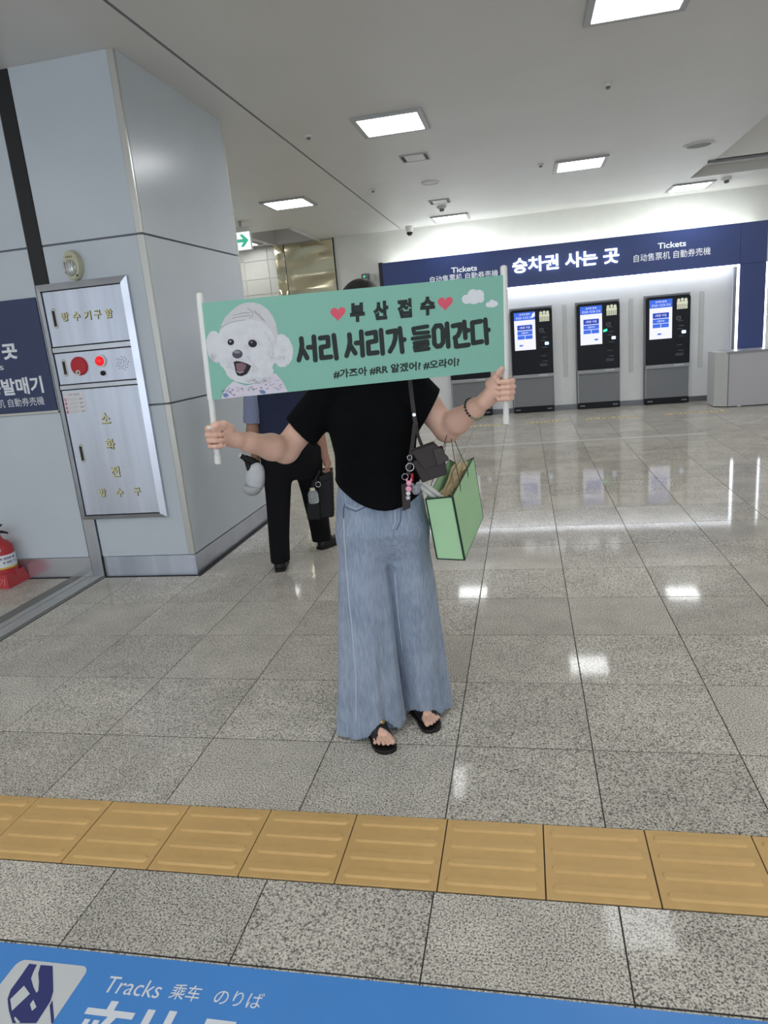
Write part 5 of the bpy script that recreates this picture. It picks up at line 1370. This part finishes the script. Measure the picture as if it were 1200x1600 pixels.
for (sa, sb2, side) in ((along(A_[1], bt, .30), along(A_[1], bt, .66), 1), (along(A_[0], Bk[0], .12), along(A_[0], Bk[0], .62), 0)):
    dn = np.array((.0, 0, -.03)); k0 = np.array((.003 if side else -.003, 0, 0))
    top = EL2 * .8 + along(EL2, W2, .2) * .2 + np.array((.004 if side else -.006, -.01 + .014 * side, .047))
    l_ = EL2 + np.array((0, -.052, .0)); r_ = EL2 + np.array((.01, .05, .0))
    MB().tube([sa + dn + k0, sa + k0, along(sa, l_, .5), l_ + k0, top + np.array((0, -.028, -.01)), top, top + np.array((0, .03, -.01)), r_ + k0, along(r_, sb2, .5), sb2 + k0, sb2 + dn + k0], .0014, 6).build('cord_handle', M_BAGE, sb, smooth=True)
ti = [along(A_[0], A_[1], .3) + np.array((0, .05, -.03)), along(A_[0], A_[1], .8) + np.array((0, .05, -.03)), along(Bk[0], Bk[1], .75) + np.array((0, -.05, -.005)), along(Bk[0], Bk[1], .25) + np.array((0, -.05, .0))]
tis = empty('kraft_tissue', tuple(_f0 * WV), YAW); tag(tis, 'crumpled kraft paper packed inside the green shopping bag', 'wrapping paper')
mb = MB(); n = 9; rn = random.Random(9)
gr = [[(1 - i / n) * ((1 - j / n) * ti[0] + j / n * ti[1]) + i / n * ((1 - j / n) * ti[3] + j / n * ti[2]) + np.array((0, 0, rn.uniform(-.012, .012))) for j in range(n + 1)] for i in range(n + 1)]
mb.add([p for r in gr for p in r] , [(i * (n + 1) + j, i * (n + 1) + j + 1, (i + 1) * (n + 1) + j + 1, (i + 1) * (n + 1) + j) for i in range(n) for j in range(n)])
top_n = [p - np.array((0, 0, .03)) for r in gr for p in r]; mb.add(top_n, [((i + 1) * (n + 1) + j, (i + 1) * (n + 1) + j + 1, i * (n + 1) + j + 1, i * (n + 1) + j) for i in range(n) for j in range(n)])
mb.build('crumpled_sheet', M_KRAFT, tis, fix=False)
for k, (p, q, l) in enumerate((((653, 757, 2.375), (690, 786, 2.455), 'white tube sticking out of the shopping bag, lower of the two'), ((659, 752, 2.375), (697, 783, 2.455), 'white tube sticking out of the shopping bag, upper of the two'))):
    rt_ = empty('white_tube', tuple(_f0 * WV), YAW); tag(rt_, l, 'tube', 'white tubes in the shopping bag')
    a, b = wl(*p), wl(*q); u_ = nv(b - a)
    MB().tube([a, along(a, b, .5), b], .0082, 12).build('shaft', M_POLE, rt_, smooth=.7); MB().tube([a - u_ * .006, a - u_ * .003, a + u_ * .02], [.006, .0094, .0094], 12).build('end_cap', M_WHITEPL, rt_, smooth=.7)

# ---------------- the man walking away
MV, MU = 4.90, -.62
MO = _r0 * MU + _f0 * MV
man = empty('person', tuple(MO), YAW)
tag(man, 'person in navy vest and black trousers walking away with a bag', 'person')
def ml(px, py, V=MV): q = on_v(px, py, V); return np.array((q.x - MU, q.y - MV, q.z))
mf = Field((-.40, -.36, 0), (.40, .42, 1.68), .006)
mf.column([(.80, 0, 0, .17, .11), (1.0, 0, 0, .165, .105), (1.2, 0, 0, .175, .105), (1.34, 0, .0, .165, .09), (1.40, 0, .0, .09, .07), (1.43, 0, .0, .055, .055)], .02)
mf.cap((0, 0, 1.38), (0, .02, 1.46), .055, .05, .03); mf.ell((0, .03, 1.545), (.074, .094, .108), .02); mf.ell((0, .085, 1.49), (.05, .045, .05), .03)
mf.cap((0, .115, 1.55), (0, .135, 1.525), .008, .012, .012)
for s in (-1, 1): mf.ell((s * .075, .03, 1.54), (.010, .02, .032), .006)
ms1, ms2 = np.array((-.195, .0, 1.33)), np.array((.195, .0, 1.33))
me1, me2 = ml(395, 672), ml(495, 672) + np.array((.01, 0, 0)); mw1, mw2 = ml(399, 712), ml(507, 712)
mf.chain([ms1, me1, mw1], [.052, .043, .03], .02); mf.chain([ms2, me2, mw2], [.052, .043, .03], .02)
def man_hand(wrist, dirv, sgn):
    d = nv(dirv); s = np.array((0., 1., 0.)); n = np.cross(d, s)
    pc = wrist + d * .055
    mf.cap(wrist, pc, .027, .030, .01)
    for k in range(4):
        o_ = (k - 1.5) * .019
        mf.chain([pc + s * o_ + d * .02, pc + s * o_ + d * .055 + n * sgn * .006, pc + s * o_ + d * .062 + n * sgn * .028, pc + s * o_ + d * .040 + n * sgn * .034], [.011, .0105, .010, .009], .003)
    mf.chain([pc - s * .024, pc - s * .040 + d * .025 + n * sgn * .012, pc - s * .030 + d * .045 + n * sgn * .026], [.013, .011, .0095], .006)
man_hand(mw1, (-.02, -.05, -1), 1); man_hand(mw2, (.25, -.0, -1), -1)
ml_l = [(-.10, 0, .80), (-.12, -.1, .44), (-.135, -.235, .09)]; ml_r = [(.10, 0, .80), (.12, .12, .44), (.125, .205, .09)]
mf.chain(ml_l, [.09, .058, .04], .03); mf.chain(ml_r, [.09, .058, .04], .03)
mf.mesh('body', M_SKINM, man)
mh = Field((-.12, -.12, 1.42), (.12, .16, 1.69), .006); mh.ell((0, .02, 1.56), (.084, .10, .108), 0); mh.cut(lambda X, Y, Z: np.minimum(Y - .06 + 0 * X, 1.60 - Z)); mh.cut(lambda X, Y, Z: 1.475 - Z + 0 * X + 0 * Y)
mh.mesh('hair', mat('grey black hair', (46, 46, 48), rough=.6), man)
vf = Field((-.27, -.17, .80), (.27, .17, 1.46), .006)
vf.column([(.845, 0, 0, .205, .135), (.95, 0, 0, .196, .128), (1.1, 0, 0, .192, .122), (1.25, 0, 0, .197, .120), (1.36, 0, 0, .175, .10), (1.42, 0, 0, .10, .08)], 0, fold=lambda th, Z: 1 + .012 * np.sin(5 * th + 18 * Z) + .01 * np.sin(3 * th - 9 * Z))
vf.mesh('vest', M_VEST, man)
for s, sh, e, pp in ((-1, ms1, me1, ml(395, 656)), (1, ms2, me2, ml(492, 660))):
    sf = Field(tuple(np.minimum(sh, e) - .12), tuple(np.maximum(sh, e) + .12), .006)
    capcut(sf, sh, along(sh, e, 1.15), .066, .068, along(sh, e, .86), e - sh, 0)
    sf.mesh('shirt_sleeve', M_CHECK, man)
tr = Field((-.30, -.36, .02), (.30, .36, .94), .006)
ff = lambda ph: (lambda th, Z: 1 + np.clip((.8 - Z) / .8, 0, 1) * (.05 * np.cos(4 * th + ph + 6 * Z) + .03 * np.cos(7 * th - 14 * Z)))
tr.column([(.065, -.135, -.245, .066, .085), (.25, -.128, -.18, .075, .085), (.45, -.118, -.10, .086, .095), (.62, -.108, -.05, .098, .11), (.80, -.10, 0, .108, .125)], 0, ff(.5))
tr.column([(.065, .128, .205, .076, .088), (.25, .125, .17, .080, .088), (.45, .118, .11, .088, .095), (.62, .108, .05, .098, .11), (.80, .10, 0, .108, .125)], .01, ff(1.9))
tr.column([(.60, 0, 0, .15, .10), (.70, 0, 0, .19, .125), (.80, 0, 0, .204, .132), (.88, 0, 0, .196, .126)], .05)
tr.mesh('trousers', M_TROU, man)
for (hx, hy, ang, nm2) in ((-.137, -.30, .02, 0), (.105, .15, -.75, 1)):
    sf = Field((-.09, -.04, 0), (.09, .32, .14), .005)
    sf.cap((0, .04, .035), (0, .20, .030), .040, .042, .0); sf.cap((0, .05, .07), (0, .10, .06), .042, .04, .02); sf.cap((0, .19, .028), (0, .245, .024), .044, .030, .01)
    sf.cut(lambda X, Y, Z: .002 - Z + 0 * X + 0 * Y)
    so = sf.mesh('shoe', M_BLACKL, man); so.location = (hx, hy, 0); so.rotation_euler = (0, 0, ang)
    mb = MB(); pts = [(-.03, .0), (.03, .0), (.042, .04), (.040, .12), (.047, .20), (.035, .26), (.0, .285), (-.035, .26), (-.047, .20), (-.040, .12), (-.042, .04)]
    mb.rings([[(x, y, .0005) for x, y in pts], [(x, y, .022) for x, y in pts]]).build('shoe_sole', M_BLACKM, so, bevel=.003)

# black hand bag in his right hand
hb = empty('hand_bag', tuple(MO), YAW); tag(hb, 'black leather hand bag held by the walking person', 'bag')
VB = 4.84
def mprism(px4, V, th): f = [ml(x, y, V) for x, y in px4]; return MB().hexa(f, [p + np.array((0, th, 0)) for p in f])
M_BAGB = mat('black bag leather', (20, 20, 22), rough=.5, spec=.3, bump=.25, bscale=90)
mprism([(487, 750), (520, 740), (522, 808), (481, 814)], VB, .10).build('body', M_BAGB, hb, bevel=.012)
mprism([(480, 787), (500, 786), (501, 813), (480, 812)], VB - .015, .02).build('front_pocket', M_BAGB, hb, bevel=.006)
mprism([(497, 745), (519, 736), (520, 748), (498, 757)], VB - .004, .108).build('top_flap', M_BAGB, hb, bevel=.008)
hd = mw2 + nv(np.array((.25, 0, -1))) * .10
MB().tube([ml(498, 748, VB + .05), ml(503, 733, VB + .05), hd + np.array((-.01, 0, .0)), hd + np.array((.02, 0, .0)), ml(515, 732, VB + .05), ml(517, 742, VB + .05)], .0075, 8).build('handle', M_BAGB, hb, smooth=True)
MB().tube([ml(499, 735, VB), ml(494, 748, VB - .01), ml(489, 760, VB - .012), ml(494, 766, VB - .012), ml(500, 758, VB - .01)], [.011, .012, .011, .009, .009], 8).build('side_strap', M_BAGB, hb, smooth=True)
torus('ring', ml(497, 757, VB - .03), .018, .0025, M_SILVER, hb)
pb_ = empty('plastic_bottle', tuple(MO), YAW); tag(pb_, 'clear plastic bottle tucked against the black hand bag', 'bottle')
c0 = ml(489.5, 776, VB - .06)
MB().lathe([(.034, -.045), (.037, -.035), (.037, .02), (.028, .04), (.015, .05)], tuple(c0), 16).build('bottle', M_CLEAR, pb_, smooth=.7)
MB().lathe([(.018, .048), (.018, .062), (.001, .063)], tuple(c0), 14).build('cap', mat('pale yellow cap', (222, 222, 190)), pb_, smooth=.7)

# white cap and folded umbrella hanging from his left hand
wc_ = empty('baseball_cap', tuple(MO), YAW); tag(wc_, 'white cap dangling from the left hand of the walking person', 'cap')
VC = 4.80
cf = Field(tuple(ml(397, 752, VC) - .16), tuple(ml(397, 752, VC) + .16), .006)
cf.ell(ml(399, 748, VC), (.068, .07, .095), 0); cf.ell(ml(402, 736, VC), (.05, .055, .06), .03)
cf.mesh('crown', mat('white cotton', (214, 216, 220), rough=.9, var=.05, vscale=14), wc_)
bf2 = Field(tuple(ml(395, 764, VC - .02) - .12), tuple(ml(395, 764, VC - .02) + .12), .005); bf2.ell(ml(394, 763, VC - .03), (.066, .07, .052), 0)
q_ = ml(395, 764, VC)
bf2.cut(lambda X, Y, Z: (Z - q_[2]) - .03 + .25 * (X - q_[0])); bf2.mesh('visor', mat('pale grey cotton', (186, 188, 192), rough=.9), wc_)
um = empty('folded_umbrella', tuple(MO), YAW); tag(um, 'black folded umbrella with white tip in the walking person\'s left hand', 'umbrella')
p0, p1 = ml(375, 711.5, VC - .02), ml(404, 727, VC + .02); u_ = nv(p1 - p0)
MB().tube([p0, p0 + u_ * .03, p0 + u_ * .04, p0 + u_ * .10, p1], [.017, .018, .024, .03, .022], 12).build('folded_canopy', M_BLACKM, um, smooth=.7)
MB().tube([p0 - u_ * .010, p0 - u_ * .009, p0 + u_ * .004], [.012, .0185, .0185], 12).build('tip', M_WHITEPL, um, smooth=.7)
MB().tube([ml(386, 722, VC - .02), ml(390, 733, VC - .02), ml(396, 736, VC - .02), ml(402, 728, VC)], [.018, .022, .02, .016], 8).build('loose_cloth', M_BLACKM, um, smooth=True)
